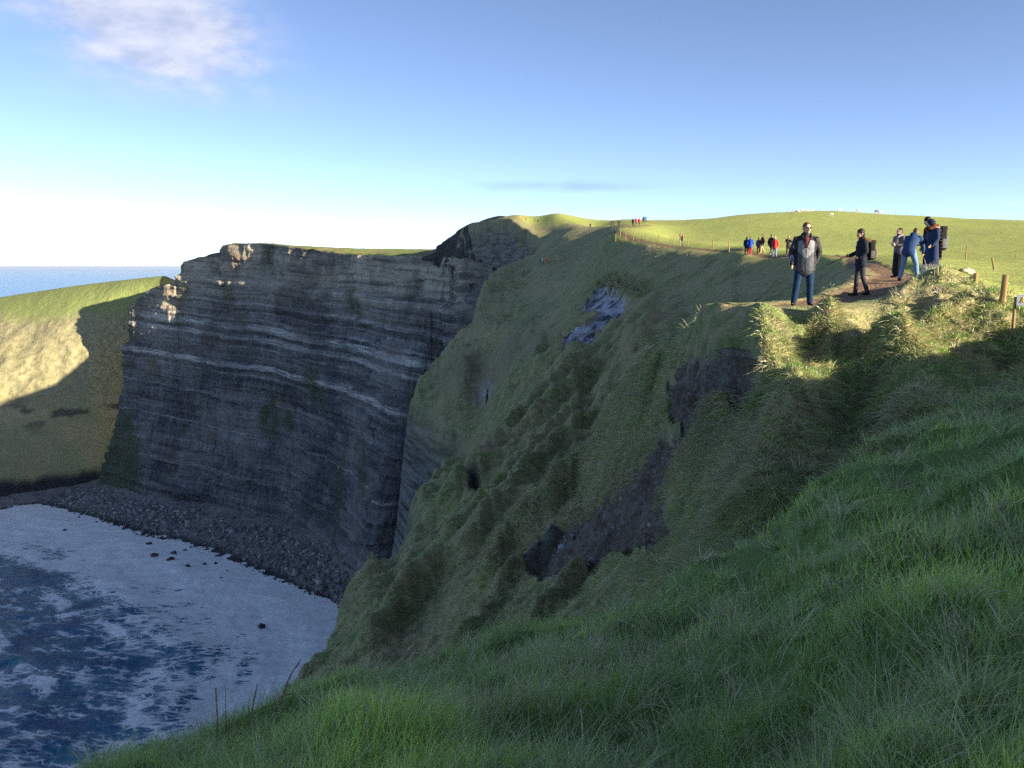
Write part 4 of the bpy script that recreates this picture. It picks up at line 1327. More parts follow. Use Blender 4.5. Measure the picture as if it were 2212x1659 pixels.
def cloth(col, kind='cloth'):
    key = (kind,) + tuple(round(c, 3) for c in col)
    if key not in _MATS:
        if kind == 'skin': _MATS[key] = simple_mat('skin', col, 0.55, 0.05, 30, 0.35, 0.05)
        elif kind == 'hair': _MATS[key] = simple_mat('hair', col, 0.6, 0.25, 60, 0.3, 0.5, 0.006)
        elif kind == 'fur': _MATS[key] = simple_mat('fur', col, 0.95, 0.3, 90, 0.05, 1.0, 0.03)
        else: _MATS[key] = simple_mat('woven_cloth', col, 0.85, 0.12, 16, 0.15, 0.55, 0.02)
    return _MATS[key]


def bm_tube(bm, pts, rad, n=10, caps=True):
    """round-ended limb through pts; rad: per point r or (rx, ry)"""
    pts = [Vector(p) for p in pts]
    rings = []
    m = len(pts)
    ref = Vector((1, 0, 0))
    for i, p in enumerate(pts):
        t = (pts[min(i + 1, m - 1)] - pts[max(i - 1, 0)])
        t = t.normalized() if t.length > 1e-6 else Vector((0, 0, 1))
        s = ref - t * ref.dot(t)
        if s.length < 0.2:
            s = Vector((0, 1, 0)) - t * t.y
        s.normalize(); f = t.cross(s)
        r = rad[i]
        rx, ry = (r, r) if isinstance(r, (int, float)) else r
        rings.append((p, t, s, f, rx, ry))
    out = []
    def ring(p, s, f, rx, ry):
        return [bm.verts.new(p + s * (rx * math.cos(2 * math.pi * k / n)) + f * (ry * math.sin(2 * math.pi * k / n))) for k in range(n)]
    seq = []
    if caps:
        p, t, s, f, rx, ry = rings[0]; q = min(rx, ry)
        seq.append(ring(p - t * q * 0.85, s, f, rx * 0.45, ry * 0.45)); seq.append(ring(p - t * q * 0.5, s, f, rx * 0.84, ry * 0.84))
    for (p, t, s, f, rx, ry) in rings:
        seq.append(ring(p, s, f, rx, ry))
    if caps:
        p, t, s, f, rx, ry = rings[-1]; q = min(rx, ry)
        seq.append(ring(p + t * q * 0.5, s, f, rx * 0.84, ry * 0.84)); seq.append(ring(p + t * q * 0.85, s, f, rx * 0.45, ry * 0.45))
    for a, b in zip(seq[:-1], seq[1:]):
        for k in range(n):
            bm.faces.new((a[k], a[(k + 1) % n], b[(k + 1) % n], b[k]))
    bm.faces.new(list(reversed(seq[0]))); bm.faces.new(seq[-1])


def bm_ball(bm, c, r, seg=14, rings=9, rot=None):
    c = Vector(c); rx, ry, rz = (r, r, r) if isinstance(r, (int, float)) else r
    R = rot or Matrix.Identity(3)
    rows = []
    for i in range(1, rings):
        a = math.pi * i / rings
        rows.append([bm.verts.new(c + R @ Vector((rx * math.sin(a) * math.cos(2 * math.pi * k / seg), ry * math.sin(a) * math.sin(2 * math.pi * k / seg), rz * math.cos(a)))) for k in range(seg)])
    t = bm.verts.new(c + R @ Vector((0, 0, rz))); b = bm.verts.new(c + R @ Vector((0, 0, -rz)))
    for k in range(seg):
        bm.faces.new((t, rows[0][k], rows[0][(k + 1) % seg]))
        bm.faces.new((b, rows[-1][(k + 1) % seg], rows[-1][k]))
    for i in range(len(rows) - 1):
        for k in range(seg):
            bm.faces.new((rows[i][k], rows[i + 1][k], rows[i + 1][(k + 1) % seg], rows[i][(k + 1) % seg]))


def bm_box(bm, c, h, rot=None, bev=0.0):
    c = Vector(c); R = rot or Matrix.Identity(3)
    vs = [bm.verts.new(c + R @ Vector((sx * h[0], sy * h[1], sz * h[2]))) for sx in (-1, 1) for sy in (-1, 1) for sz in (-1, 1)]
    fs = [(0, 1, 3, 2), (4, 6, 7, 5), (0, 4, 5, 1), (2, 3, 7, 6), (0, 2, 6, 4), (1, 5, 7, 3)]
    faces = [bm.faces.new([vs[i] for i in f]) for f in fs]
    if bev > 0:
        es = list({e for f in faces for e in f.edges})
        bmesh.ops.bevel(bm, geom=es, offset=bev, segments=2, affect='EDGES', profile=0.6)


def bm_mesh(name, bm, smooth=True):
    me = bpy.data.meshes.new(name)
    bm.to_mesh(me); bm.free()
    if smooth:
        me.polygons.foreach_set('use_smooth', np.ones(len(me.polygons), bool))
    return me


def fused(name, bm, voxel, smooth_it=4):
    """one continuous skin round overlapping solids"""
    me = bpy.data.meshes.new(name + '_raw')
    bm.to_mesh(me); bm.free()
    o = bpy.data.objects.new(name + '_raw', me); COL.objects.link(o)
    r = o.modifiers.new('r', 'REMESH'); r.mode = 'VOXEL'; r.voxel_size = voxel; r.use_smooth_shade = True
    s = o.modifiers.new('s', 'SMOOTH'); s.iterations = smooth_it; s.factor = 0.5
    dg = bpy.context.evaluated_depsgraph_get()
    out = bpy.data.meshes.new_from_object(o.evaluated_get(dg))
    out.name = name
    bpy.data.objects.remove(o, do_unlink=True); bpy.data.meshes.remove(me)
    out.materials.clear()
    out.polygons.foreach_set('use_smooth', np.ones(len(out.polygons), bool))
    return out


def empty(name, loc, rz=0.0, sc_=1.0):
    e = bpy.data.objects.new(name, None)
    COL.objects.link(e)
    e.location = loc; e.rotation_euler = (0, 0, rz); e.scale = (sc_,) * 3
    e.empty_display_size = 0.2
    return e


def put_mat(o, mat):
    """material on the object, so that look-alikes can share one mesh"""
    if not o.data.materials:
        o.data.materials.append(None)
    o.material_slots[0].link = 'OBJECT'
    o.material_slots[0].material = mat
    return o


# ------------------------------------------------------------------ people (local: facing -y, own left is +x, feet at z = 0)
STAND = dict(pelvis=(0, 0, .95), waist=(0, .0, 1.10), chest=(0, .0, 1.30), neck=(0, .02, 1.49), head=(0, -.015, 1.66), face=0.0,
             shL=(.185, .01, 1.43), elL=(.25, .03, 1.15), wrL=(.265, -.05, .90), hdL=(.262, -.08, .80),
             shR=(-.185, .01, 1.43), elR=(-.25, .03, 1.15), wrR=(-.265, -.05, .90), hdR=(-.262, -.08, .80),
             hiL=(.09, 0, .93), knL=(.115, -.03, .50), anL=(.13, .02, .09), hiR=(-.09, 0, .93), knR=(-.115, -.03, .50), anR=(-.13, .02, .09), toe=0.0)


def pose(**kw):
    p = dict(STAND); p.update(kw)
    return p


def head_rot(p):
    return Matrix.Rotation(p['face'], 3, 'Z') @ Matrix.Rotation(p.get('nod', 0.0), 3, 'X')


def hand(bm, wr, hd, thumb_side, curl=0.5, r=0.0095):
    """palm and five separate, unequal, bent fingers"""
    wr = Vector(wr); hd = Vector(hd)
    d = (hd - wr).normalized()
    side = Vector((0, -1, 0)); side = (side - d * side.dot(d)).normalized()       # towards the thumb
    inn = d.cross(side) * thumb_side
    palm = wr + d * 0.055
    bm_tube(bm, [wr, wr + d * 0.03, palm, palm + d * 0.03], [(.026, .03), (.024, .036), (.020, .042), (.018, .040)], 8)
    for i, (o, ln) in enumerate(((.030, .068), (.010, .076), (-.010, .070), (-.029, .055))):
        a = palm + d * 0.035 + side * o
        k1 = a + d * ln * 0.45 * (1 - 0.3 * curl) + inn * ln * 0.35 * curl
        k2 = k1 + d * ln * 0.35 * (1 - 1.3 * curl) + inn * ln * 0.5 * curl
        bm_tube(bm, [a, k1, k2], [r, r * .95, r * .8], 6)
    a = wr + d * 0.03 + side * 0.03
    bm_tube(bm, [a, a + side * 0.028 + d * 0.028 + inn * .012, a + side * 0.030 + d * 0.056 + inn * .022], [.013, .0115, .0095], 6)


def body_mesh(p, voxel, detail=True):
    bm = bmesh.new()
    H = Vector(p['head']); R = head_rot(p)
    bm_ball(bm, H + R @ Vector((0, .006, .022)), (.075, .094, .098), rot=R)                 # skull
    bm_ball(bm, H + R @ Vector((0, -.022, -.045)), (.056, .068, .072), rot=R)               # face and jaw
    if detail:
        bm_ball(bm, H + R @ Vector((0, -.072, -.098)), (.026, .022, .022), rot=R)           # chin
        bm_tube(bm, [H + R @ Vector((0, -.086, .012)), H + R @ Vector((0, -.110, -.034))], [.010, .016], 6)     # nose
        for s in (-1, 1):
            bm_ball(bm, H + R @ Vector((s * .078, .006, -.012)), (.012, .022, .032), 8, 6, rot=R)               # ears
            bm_ball(bm, H + R @ Vector((s * .033, -.078, .018)), (.022, .014, .008), 8, 6, rot=R)               # brow
            bm_ball(bm, H + R @ Vector((s * .036, -.066, -.030)), (.022, .02, .022), 8, 6, rot=R)               # cheek
        bm_ball(bm, H + R @ Vector((0, -.090, -.060)), (.024, .010, .006), 8, 6, rot=R)                          # lips
        bm_ball(bm, H + R @ Vector((0, -.087, -.073)), (.020, .010, .007), 8, 6, rot=R)
    bm_tube(bm, [p['neck'], Vector(p['neck']) * .4 + H * .6 + Vector((0, .012, -.03)), H + R @ Vector((0, .02, -.05))], [.060, .055, .054], 10)
    bm_tube(bm, [p['pelvis'], p['waist'], p['chest'], Vector(p['chest']) * .35 + Vector(p['neck']) * .65, p['neck']], [(.145, .10), (.128, .092), (.150, .105), (.14, .085), .065], 12)
    for s in 'LR':
        bm_tube(bm, [Vector(p['neck']) * .6 + Vector(p['sh' + s]) * .4, p['sh' + s], p['el' + s]], [.05, .056, .042], 10)
        bm_tube(bm, [p['el' + s], Vector(p['el' + s]) * .6 + Vector(p['wr' + s]) * .4, p['wr' + s]], [.042, .040, .027], 10)
        if detail:
            hand(bm, p['wr' + s], p['hd' + s], 1 if s == 'R' else -1, p.get('curl', 0.45))
        else:
            bm_ball(bm, p['hd' + s], .05, 8, 6)
        bm_tube(bm, [p['hi' + s], Vector(p['hi' + s]) * .5 + Vector(p['kn' + s]) * .5, p['kn' + s]], [.082, .074, .052], 10)
        bm_tube(bm, [p['kn' + s], Vector(p['kn' + s]) * .65 + Vector(p['an' + s]) * .35 + Vector((0, .012, 0)), p['an' + s]], [.052, .055, .036], 10)
        a = Vector(p['an' + s]); bm_tube(bm, [a + Vector((0, .02, -.04)), a + foot_dir(p, s) * .15 + Vector((0, 0, -.05))], [.036, .030], 8)
    return fused('body', bm, voxel, 3)


def foot_dir(p, s):
    a = p.get('ft' + s, (0.18 if s == 'L' else -0.18))
    return Vector((math.sin(a), -math.cos(a), 0))


def jacket_mesh(p, voxel, hem=0.80, puff=1.0, flare=0.0, collar=0.04, skirt=None, sleeves=True):
    bm = bmesh.new()
    P = Vector(p['pelvis']); W = Vector(p['waist']); C = Vector(p['chest']); Nk = Vector(p['neck'])
    ax = (P - W).normalized()
    hemP = P + ax * (P.z - hem if skirt is None else skirt)
    q = puff
    bm_tube(bm, [hemP, P, W, C, C * .45 + Nk * .55, Nk + (Nk - C).normalized() * -.015], [(.190 * q + flare, .135 * q + flare * .8), (.182 * q + flare * .4, .130 * q), (.168 * q, .124 * q), (.190 * q, .135 * q), (.165 * q, .115 * q), (.085, .08)], 16)
    bm_tube(bm, [Nk - (Nk - C).normalized() * .05, Nk + (Nk - C).normalized() * collar], [(.105, .10), (.092, .09)], 12)
    if sleeves:
        for s in 'LR':
            S, E, Wr = Vector(p['sh' + s]), Vector(p['el' + s]), Vector(p['wr' + s])
            bm_tube(bm, [Nk * .55 + S * .45 + Vector((0, 0, -.02)), S, S * .5 + E * .5, E, E * .45 + Wr * .55, Wr + (Wr - E).normalized() * .0], [.080 * q, .082 * q, .068 * q, .062 * q, .054 * q, .044 * q], 10)
    return fused('jacket', bm, voxel, 3)


def trousers_mesh(p, voxel, slim=1.0):
    bm = bmesh.new()
    P = Vector(p['pelvis']); W = Vector(p['waist'])
    bm_tube(bm, [P * .5 + W * .5, P, P * .8 + (Vector(p['hiL']) + Vector(p['hiR'])) * .1 + Vector((0, 0, -.04))], [(.152, .115), (.162, .118), (.158, .112)], 14)
    for s in 'LR':
        h, k, a = Vector(p['hi' + s]), Vector(p['kn' + s]), Vector(p['an' + s])
        bm_tube(bm, [h + Vector((0, 0, .03)), h * .5 + k * .5, k, k * .5 + a * .5 + Vector((0, .008, 0)), a + Vector((0, 0, -.01))], [.098 * slim, .090 * slim, .071 * slim, .067 * slim, .060 * slim], 12)
    return fused('trousers', bm, voxel, 3)


def shoe_mesh(p, s):
    bm = bmesh.new()
    a = Vector(p['an' + s]); d = foot_dir(p, s)
    g = Vector((a.x, a.y, a.z - .085))
    bm_tube(bm, [a + Vector((0, .01, .02)), a + Vector((0, .01, -.04))], [.05, .052], 10)
    bm_tube(bm, [g - d * .045 + Vector((0, 0, .036)), g + d * .05 + Vector((0, 0, .038)), g + d * .13 + Vector((0, 0, .033)), g + d * .17 + Vector((0, 0, .03))], [(.040, .036), (.044, .042), (.046, .033), (.036, .026)], 10)
    return fused('shoe', bm, 0.014, 2)


def hair_mesh(p, voxel, style='short'):
    bm = bmesh.new()
    H = Vector(p['head']); R = head_rot(p)
    if style == 'short':
        bm_ball(bm, H + R @ Vector((0, .018, .046)), (.081, .094, .088), rot=R)
        bm_ball(bm, H + R @ Vector((0, .045, .0)), (.075, .062, .075), rot=R)
    elif style == 'full':
        bm_ball(bm, H + R @ Vector((0, .015, .045)), (.090, .105, .094), rot=R)
        bm_ball(bm, H + R @ Vector((0, .05, -.01)), (.086, .068, .085), rot=R)
    elif style == 'bun':
        bm_ball(bm, H + R @ Vector((0, .02, .04)), (.083, .094, .086), rot=R)
        bm_ball(bm, H + R @ Vector((0, .06, .0)), (.07, .06, .07), rot=R)
        bm_ball(bm, H + R @ Vector((0, .09, .085)), .040, rot=R)
    elif style == 'long':
        bm_ball(bm, H + R @ Vector((0, .018, .042)), (.085, .098, .088), rot=R)
        bm_tube(bm, [H + R @ Vector((0, .055, .02)), H + R @ Vector((0, .075, -.12)), H + R @ Vector((0, .075, -.26))], [(.078, .055), (.085, .05), (.06, .035)], 10)
    elif style == 'hood':
        bm_ball(bm, H + R @ Vector((0, .03, .035)), (.110, .118, .115), rot=R)
        bm_ball(bm, H + R @ Vector((0, .055, -.05)), (.108, .09, .115), rot=R)
    return fused('hair', bm, voxel, 2)


def person(loc, rz, p, label, group, skin=(.55, .33, .24), hair=((.05, .03, .02), 'short'), top=(.05, .05, .06), legs=(.03, .04, .07), shoes=(.02, .02, .02),
           voxel=.0155, hem=.80, puff=1.0, flare=0.0, skirt=None, height_m=1.78, slim=1.0, top_mat=None, detail=True, collar=.04, name='person'):
    e = empty(name, loc, rz, height_m / 1.78)
    tag(e, label, 'person', group)
    put_mat(link('body', body_mesh(p, voxel, detail), None, e), cloth(skin, 'skin'))
    put_mat(link('jacket', jacket_mesh(p, voxel * 1.25, hem, puff, flare, collar, skirt), None, e), top_mat or cloth(top))
    put_mat(link('trousers', trousers_mesh(p, voxel * 1.25, slim), None, e), cloth(legs))
    if hair:
        put_mat(link('hood' if hair[1] == 'hood' else 'hair', hair_mesh(p, voxel, hair[1]), None, e), cloth(hair[0], 'hair' if hair[1] != 'hood' else 'cloth'))
    if detail:
        for s in 'LR':
            put_mat(link('shoe', shoe_mesh(p, s), None, e), cloth(shoes))
    return e


def facing(x, y, off=0.0):
    """turn that makes a figure at (x, y) look at the camera, plus an offset (positive: towards its own left)"""
    return math.atan2(-y, -x) + math.pi / 2 + off

# ------------------------------------------------------------------ the walkers near by
def jacket_two_tone():
    m, nt, b = new_mat('two_tone_shell')
    tc = N(nt, 'ShaderNodeTexCoord'); s = N(nt, 'ShaderNodeSeparateXYZ'); L(nt, tc.outputs['Object'], s.inputs[0])
    X, Y, Z = s.outputs
    ax = mathn(nt, 'ABSOLUTE', X)
    torso = mathn(nt, 'LESS_THAN', ax, 0.165)
    # yoke: dark above a line that falls towards the arm
    yoke = mathn(nt, 'GREATER_THAN', mathn(nt, 'ADD', Z, mathn(nt, 'MULTIPLY', ax, 0.35)), 1.445)
    low = mathn(nt, 'LESS_THAN', mathn(nt, 'SUBTRACT', Z, mathn(nt, 'MULTIPLY', ax, 0.9)), 1.02)
    zipl = mathn(nt, 'LESS_THAN', ax, 0.006)
    n = noise(nt, tc.outputs['Object'], 30, 3, 0.6)
    grey = mixc(nt, n, (0.20, 0.20, 0.215), (0.27, 0.27, 0.285)); dark = mixc(nt, n, (0.016, 0.017, 0.020), (0.03, 0.031, 0.036)); slate = mixc(nt, n, (0.05, 0.056, 0.075), (0.075, 0.083, 0.105))
    c = mixc(nt, torso, dark, grey)
    c = mixc(nt, mathn(nt, 'MULTIPLY', low, torso), c, slate)
    c = mixc(nt, yoke, c, dark)
    stripe = mathn(nt, 'MULTIPLY', mathn(nt, 'GREATER_THAN', ax, 0.235), mathn(nt, 'LESS_THAN', mathn(nt, 'ABSOLUTE', mathn(nt, 'ADD', Y, 0.05)), 0.014))
    c = mixc(nt, mathn(nt, 'MULTIPLY', stripe, mathn(nt, 'LESS_THAN', Z, 1.3)), c, (0.28, 0.28, 0.29))
    c = mixc(nt, zipl, c, (0.01, 0.01, 0.011))
    L(nt, c, b.inputs['Base Color']); b.inputs['Roughness'].default_value = 0.55
    wr = noise(nt, tc.outputs['Object'], 9, 3, 0.6, dist=1.0)
    bump(nt, b, wr, 0.7, 0.035)
    return m


def plaid():
    m, nt, b = new_mat('plaid_wool')
    tc = N(nt, 'ShaderNodeTexCoord'); s = N(nt, 'ShaderNodeSeparateXYZ'); L(nt, tc.outputs['Object'], s.inputs[0])
    wx = N(nt, 'ShaderNodeMath', operation='PINGPONG'); wx.inputs[1].default_value = 0.035; L(nt, s.outputs[0], wx.inputs[0])
    wz = N(nt, 'ShaderNodeMath', operation='PINGPONG'); wz.inputs[1].default_value = 0.05; L(nt, s.outputs[2], wz.inputs[0])
    fx = mathn(nt, 'GREATER_THAN', wx.outputs[0], 0.018); fz = mathn(nt, 'GREATER_THAN', wz.outputs[0], 0.026)
    c = mixc(nt, fx, (0.42, 0.20, 0.09), (0.08, 0.03, 0.025))
    c = mixc(nt, mathn(nt, 'MULTIPLY', fz, 0.75), c, (0.05, 0.022, 0.02))
    hl = mathn(nt, 'MULTIPLY', mathn(nt, 'LESS_THAN', wz.outputs[0], 0.008), 0.7)
    c = mixc(nt, hl, c, (0.70, 0.55, 0.38))
    L(nt, c, b.inputs['Base Color']); b.inputs['Roughness'].default_value = 0.95
    return m


def stand(px, py, d):
    """the place near that distance where the ground is seen at that height in the picture"""
    u = at(px, py, 1.0)
    t = np.linspace(d * .8, d * 1.25, 160)
    h = height(u[0] * t, u[1] * t)
    e = np.abs(h - u[2] * t) / t + np.abs(t / d - 1) * 0.004
    i = int(np.argmin(e))
    return np.array([u[0] * t[i], u[1] * t[i], h[i]])


def on_ground(px, py, d):
    p = at(px, py, d)
    return (float(p[0]), float(p[1]), ground(p[0], p[1]))


def backpack(loc, rz, label, col=(0.02, 0.02, 0.023), trim=(0.16, 0.16, 0.17), tall=0.5, sc_=1.0):
    """pack whose straps lie on -y side; origin at the middle of the back panel"""
    e = empty('backpack', loc, rz, sc_); tag(e, label, 'backpack')
    bm = bmesh.new(); bm_box(bm, (0, 0.10, 0), (0.15, 0.085, tall / 2), bev=0.05)
    o = put_mat(link('main_bag', bm_mesh('main_bag', bm), None, e), cloth(col))
    bm = bmesh.new(); bm_box(bm, (0, 0.205, -tall * 0.16), (0.115, 0.04, tall * 0.27), bev=0.03)
    f = put_mat(link('front_pocket', bm_mesh('front_pocket', bm), None, e), cloth(trim))
    bm = bmesh.new(); bm_tube(bm, [(-.09, .25, -.02), (0, .252, 0.0), (.09, .25, -.02)], [.006] * 3, 6)
    put_mat(link('zip', bm_mesh('zip', bm), None, f), cloth((0.4, 0.4, 0.4)))
    bm = bmesh.new(); bm_box(bm, (0, 0.115, tall * 0.47), (0.14, 0.09, 0.05), bev=0.035)
    put_mat(link('lid', bm_mesh('lid', bm), None, e), cloth(tuple(c * 1.6 for c in col)))
    for s in (-1, 1):
        bm = bmesh.new(); bm_tube(bm, [(s * .08, .03, tall * .42), (s * .085, -.10, tall * .40), (s * .10, -.235, tall * .22), (s * .11, -.22, -tall * .05), (s * .13, .0, -tall * .42)], [(.024, .008)] * 5, 8)
        put_mat(link('strap', bm_mesh('strap', bm), None, e), cloth(trim))
        bm = bmesh.new(); bm_box(bm, (s * 0.165, 0.10, -tall * 0.2), (0.022, 0.055, tall * 0.2), bev=0.015)
        put_mat(link('side_pocket', bm_mesh('side_pocket', bm), None, e), cloth(trim))
    return e


def place_in(e, local):
    """world place of a point given in a figure's own frame"""
    M = Matrix.LocRotScale(e.location, e.rotation_euler, e.scale)
    return tuple(M @ Vector(local))


def near_people():
    G = 'walkers on the cliff path'
    # the man in front
    loc = on_ground(1735, 661, 18.9)
    p = pose(face=0.42, nod=0.0, head=(.005, -.02, 1.665), hiL=(.095, 0, .93), knL=(.115, -.02, .50), anL=(.135, .03, .09), hiR=(-.095, 0, .93), knR=(-.155, -.04, .50), anR=(-.205, .0, .09),
             elR=(-.285, .05, 1.15), wrR=(-.275, -.05, .90), hdR=(-.265, -.075, .80), elL=(.285, .09, 1.16), wrL=(.225, .06, .93), hdL=(.17, .03, .88), curl=0.85)
    e = person(loc, facing(loc[0], loc[1], 0.10), p, 'tall man in grey and black jacket wearing dark sunglasses', G, skin=(.62, .36, .26), hair=((.10, .045, .02), 'short'),
               top_mat=jacket_two_tone(), legs=(.012, .035, .085), shoes=(.02, .015, .012), voxel=.0118, hem=.77, puff=1.18, collar=.05, slim=1.07)
    R = head_rot(p); H = Vector(p['head'])
    bm = bmesh.new()
    for s in (-1, 1):
        bm_ball(bm, H + R @ Vector((s * .036, -.088, .004)), (.034, .012, .020), 10, 7, rot=R)
        bm_tube(bm, [H + R @ Vector((s * .066, -.078, .012)), H + R @ Vector((s * .080, -.03, .012)), H + R @ Vector((s * .080, .02, .0))], [.006] * 3, 6)
    bm_tube(bm, [H + R @ Vector((-.01, -.097, .008)), H + R @ Vector((.01, -.097, .008))], [.006] * 2, 6)
    g = simple_mat('dark_lens', (0.012, 0.008, 0.008), 0.12, 0.05, 10, 0.6, 0.0)
    put_mat(link('sunglasses', bm_mesh('sunglasses', bm), None, e), g)
    bm = bmesh.new(); bm_tube(bm, [(0, -.105, 1.46), (0, -.128, 1.40), (0, -.146, 1.30), (0, -.150, 1.26)], [(.060, .035), (.050, .03), (.026, .018), (.010, .01)], 10)
    put_mat(link('shirt', fused('shirt', bm, .012, 2), None, e), cloth((.16, .035, .04)))
    bm = bmesh.new()
    for s in (-1, 1):
        bm_tube(bm, [(s * .075, .07, 1.535), (s * .098, .0, 1.53), (s * .086, -.085, 1.475), (s * .040, -.140, 1.36), (s * .014, -.158, 1.25)], [(.02, .035), (.02, .035), (.022, .03), (.022, .02), (.012, .012)], 8)
    bm_tube(bm, [(-.075, .07, 1.535), (0, .10, 1.54), (.075, .07, 1.535)], [(.02, .035)] * 3, 8)
    put_mat(link('collar', fused('collar', bm, .012, 2), None, e), cloth((.018, .018, .021)))

    # the man with the rucksack
    loc = on_ground(1856, 643, 23.4)
    p = pose(face=0.25, nod=0.08, head=(0.0, -.05, 1.655), neck=(0, -.005, 1.485), elR=(-.25, -.02, 1.17), wrR=(-.20, -.24, 1.07), hdR=(-.19, -.33, 1.09), elL=(.27, .03, 1.17), wrL=(.22, -.12, 1.02), hdL=(.17, -.20, 1.02),
             knL=(.11, .03, .50), anL=(.12, .16, .11), knR=(-.10, -.06, .50), anR=(-.11, -.08, .09), curl=0.8)
    rz = -math.pi / 2 - 0.05
    e = person(loc, rz, p, 'man in navy padded jacket with a fur hood, turned towards the sea', G, skin=(.55, .31, .20), hair=((.02, .014, .012), 'full'),
               top=(.018, .022, .034), legs=(.045, .045, .05), voxel=.0118, hem=.82, puff=1.10, collar=.05, slim=0.92)
    bm = bmesh.new()
    bm_tube(bm, [(-.15, .02, 1.50), (-.13, .13, 1.47), (0, .19, 1.45), (.13, .13, 1.47), (.15, .02, 1.50)], [.045, .07, .085, .07, .045], 10)
    put_mat(link('fur_hood', fused('fur_hood', bm, .014, 1), None, e), cloth((.16, .10, .045), 'fur'))
    backpack(place_in(e, (0, .135, 1.20)), rz, 'black rucksack with grey pockets on the back of the man beside the path', col=(.02, .018, .017), trim=(.13, .12, .11), tall=.50)
    # camera stick in his hand
    a = Vector(place_in(e, (-.19, -.30, 1.09))); b = Vector(place_in(e, (-.10, -.80, .86)))
    bm = bmesh.new(); bm_tube(bm, [a - (b - a).normalized() * .14 - a, Vector((0, 0, 0)), b - a], [.014, .011, .009], 8)
    st = put_mat(link('pole', bm_mesh('pole', bm), None, None), cloth((.02, .02, .02)))
    st.name = 'selfie_stick'; st.location = a
    tag(st, 'thin dark stick held out by the man with the rucksack', 'stick')
    bm = bmesh.new(); bm_box(bm, (b - a) * 1.04, (.012, .04, .03), bev=.006)
    put_mat(link('clamp', bm_mesh('clamp', bm), None, st), cloth((.03, .03, .03)))

    # the knot of four by the fence
    loc = on_ground(1938, 596, 29.5)
    p = pose(face=-0.3, nod=-0.1, elR=(-.24, .0, 1.17), wrR=(-.10, -.20, 1.18), hdR=(-.03, -.25, 1.20), elL=(.24, .0, 1.17), wrL=(.09, -.20, 1.15), hdL=(.02, -.25, 1.17), curl=.6)
    rz = facing(loc[0], loc[1], -0.75)
    e = person(loc, rz, p, 'woman in pale grey coat and dark skirt with her hair tied up', G, skin=(.60, .38, .28), hair=((.035, .02, .015), 'bun'),
               top=(.13, .125, .135), legs=(.012, .012, .015), height_m=1.66, hem=.86, puff=1.08)
    bm = bmesh.new(); bm_tube(bm, [(0, 0, .96), (0, 0, .6), (0, .01, .22)], [(.17, .14), (.19, .17), (.205, .19)], 14)
    put_mat(link('skirt', fused('skirt', bm, .016, 2), None, e), cloth((.014, .014, .018)))
    bm = bmesh.new(); bm_tube(bm, [(-.09, .03, 1.52), (-.05, -.09, 1.47), (.06, -.10, 1.46), (.10, .03, 1.52), (.0, .1, 1.54), (-.09, .03, 1.52)], [.05] * 6, 8)
    bm_tube(bm, [(.04, -.12, 1.46), (.05, -.16, 1.30), (.05, -.16, 1.12)], [(.055, .03), (.06, .025), (.06, .02)], 8)
    put_mat(link('scarf', fused('scarf', bm, .014, 1), None, e), cloth((.30, .27, .26)))
    hp = place_in(e, (0, -.30, 1.20))
    bm = bmesh.new(); bm_box(bm, (0, 0, 0), (.075, .02, .05), bev=.012)
    o = put_mat(link('paper_cup_box', bm_mesh('paper_box', bm), None, None), cloth((.55, .50, .42)))
    o.name = 'paper_packet'; o.location = hp; o.rotation_euler = (0.3, 0.2, rz)
    tag(o, 'small cream packet held at the chest of the woman in grey', 'packet')

    loc = on_ground(1962, 602, 27.2)
    p = pose(pelvis=(0, .10, .93), waist=(0, .02, 1.07), chest=(0, -.14, 1.23), neck=(0, -.30, 1.37), head=(0, -.40, 1.50), nod=0.55,
             shL=(.19, -.25, 1.33), elL=(.26, -.30, 1.06), wrL=(.22, -.42, .86), hdL=(.19, -.45, .78), shR=(-.19, -.25, 1.33), elR=(-.28, -.27, 1.07), wrR=(-.27, -.36, .86), hdR=(-.25, -.38, .78),
             hiL=(.10, .09, .92), knL=(.16, .02, .50), anL=(.23, .10, .09), hiR=(-.10, .09, .92), knR=(-.20, -.02, .50), anR=(-.28, .03, .09))
    e = person(loc, facing(loc[0], loc[1], math.pi - 0.35), p, 'man bending forward in blue hooded jacket and pale blue jeans', G, skin=(.55, .34, .25), hair=((.09, .05, .025), 'short'),
               top=(.030, .062, .155), legs=(.15, .25, .42), height_m=1.80, skirt=.06, hem=.85, puff=1.12, slim=1.05)
    bm = bmesh.new(); bm_ball(bm, (0, -.22, 1.43), (.11, .09, .07)); bm_ball(bm, (0, -.16, 1.38), (.09, .08, .06))
    put_mat(link('hood', fused('hood', bm, .014, 2), None, e), cloth((.020, .045, .12)))

    loc = on_ground(2010, 600, 25.6)
    p = pose(face=-0.2, nod=0.25, head=(0, -.10, 1.60), neck=(0, -.03, 1.45), elR=(-.26, -.02, 1.16), wrR=(-.24, -.24, 1.0), hdR=(-.22, -.33, .98), elL=(.26, .0, 1.15), wrL=(.27, -.16, .95), hdL=(.26, -.24, .92))
    rz = facing(loc[0], loc[1], -1.05)
    e = person(loc, rz, p, 'person in long navy coat with the hood up and a plaid scarf', G, skin=(.55, .36, .27), hair=((.018, .026, .055), 'hood'),
               top=(.022, .040, .095), legs=(.02, .025, .04), height_m=1.74, skirt=.52, flare=.05, puff=1.12)
    HOODED = e
    bm = bmesh.new()
    bm_tube(bm, [(-.13, -.08, 1.53), (-.10, -.17, 1.46), (0, -.19, 1.42), (.10, -.17, 1.46), (.13, -.06, 1.53), (.10, .06, 1.55)], [.055, .06, .06, .06, .055, .05], 10)
    put_mat(link('fur_trim', fused('fur_trim', bm, .014, 1), None, e), cloth((.17, .065, .035), 'fur'))
    bm = bmesh.new()
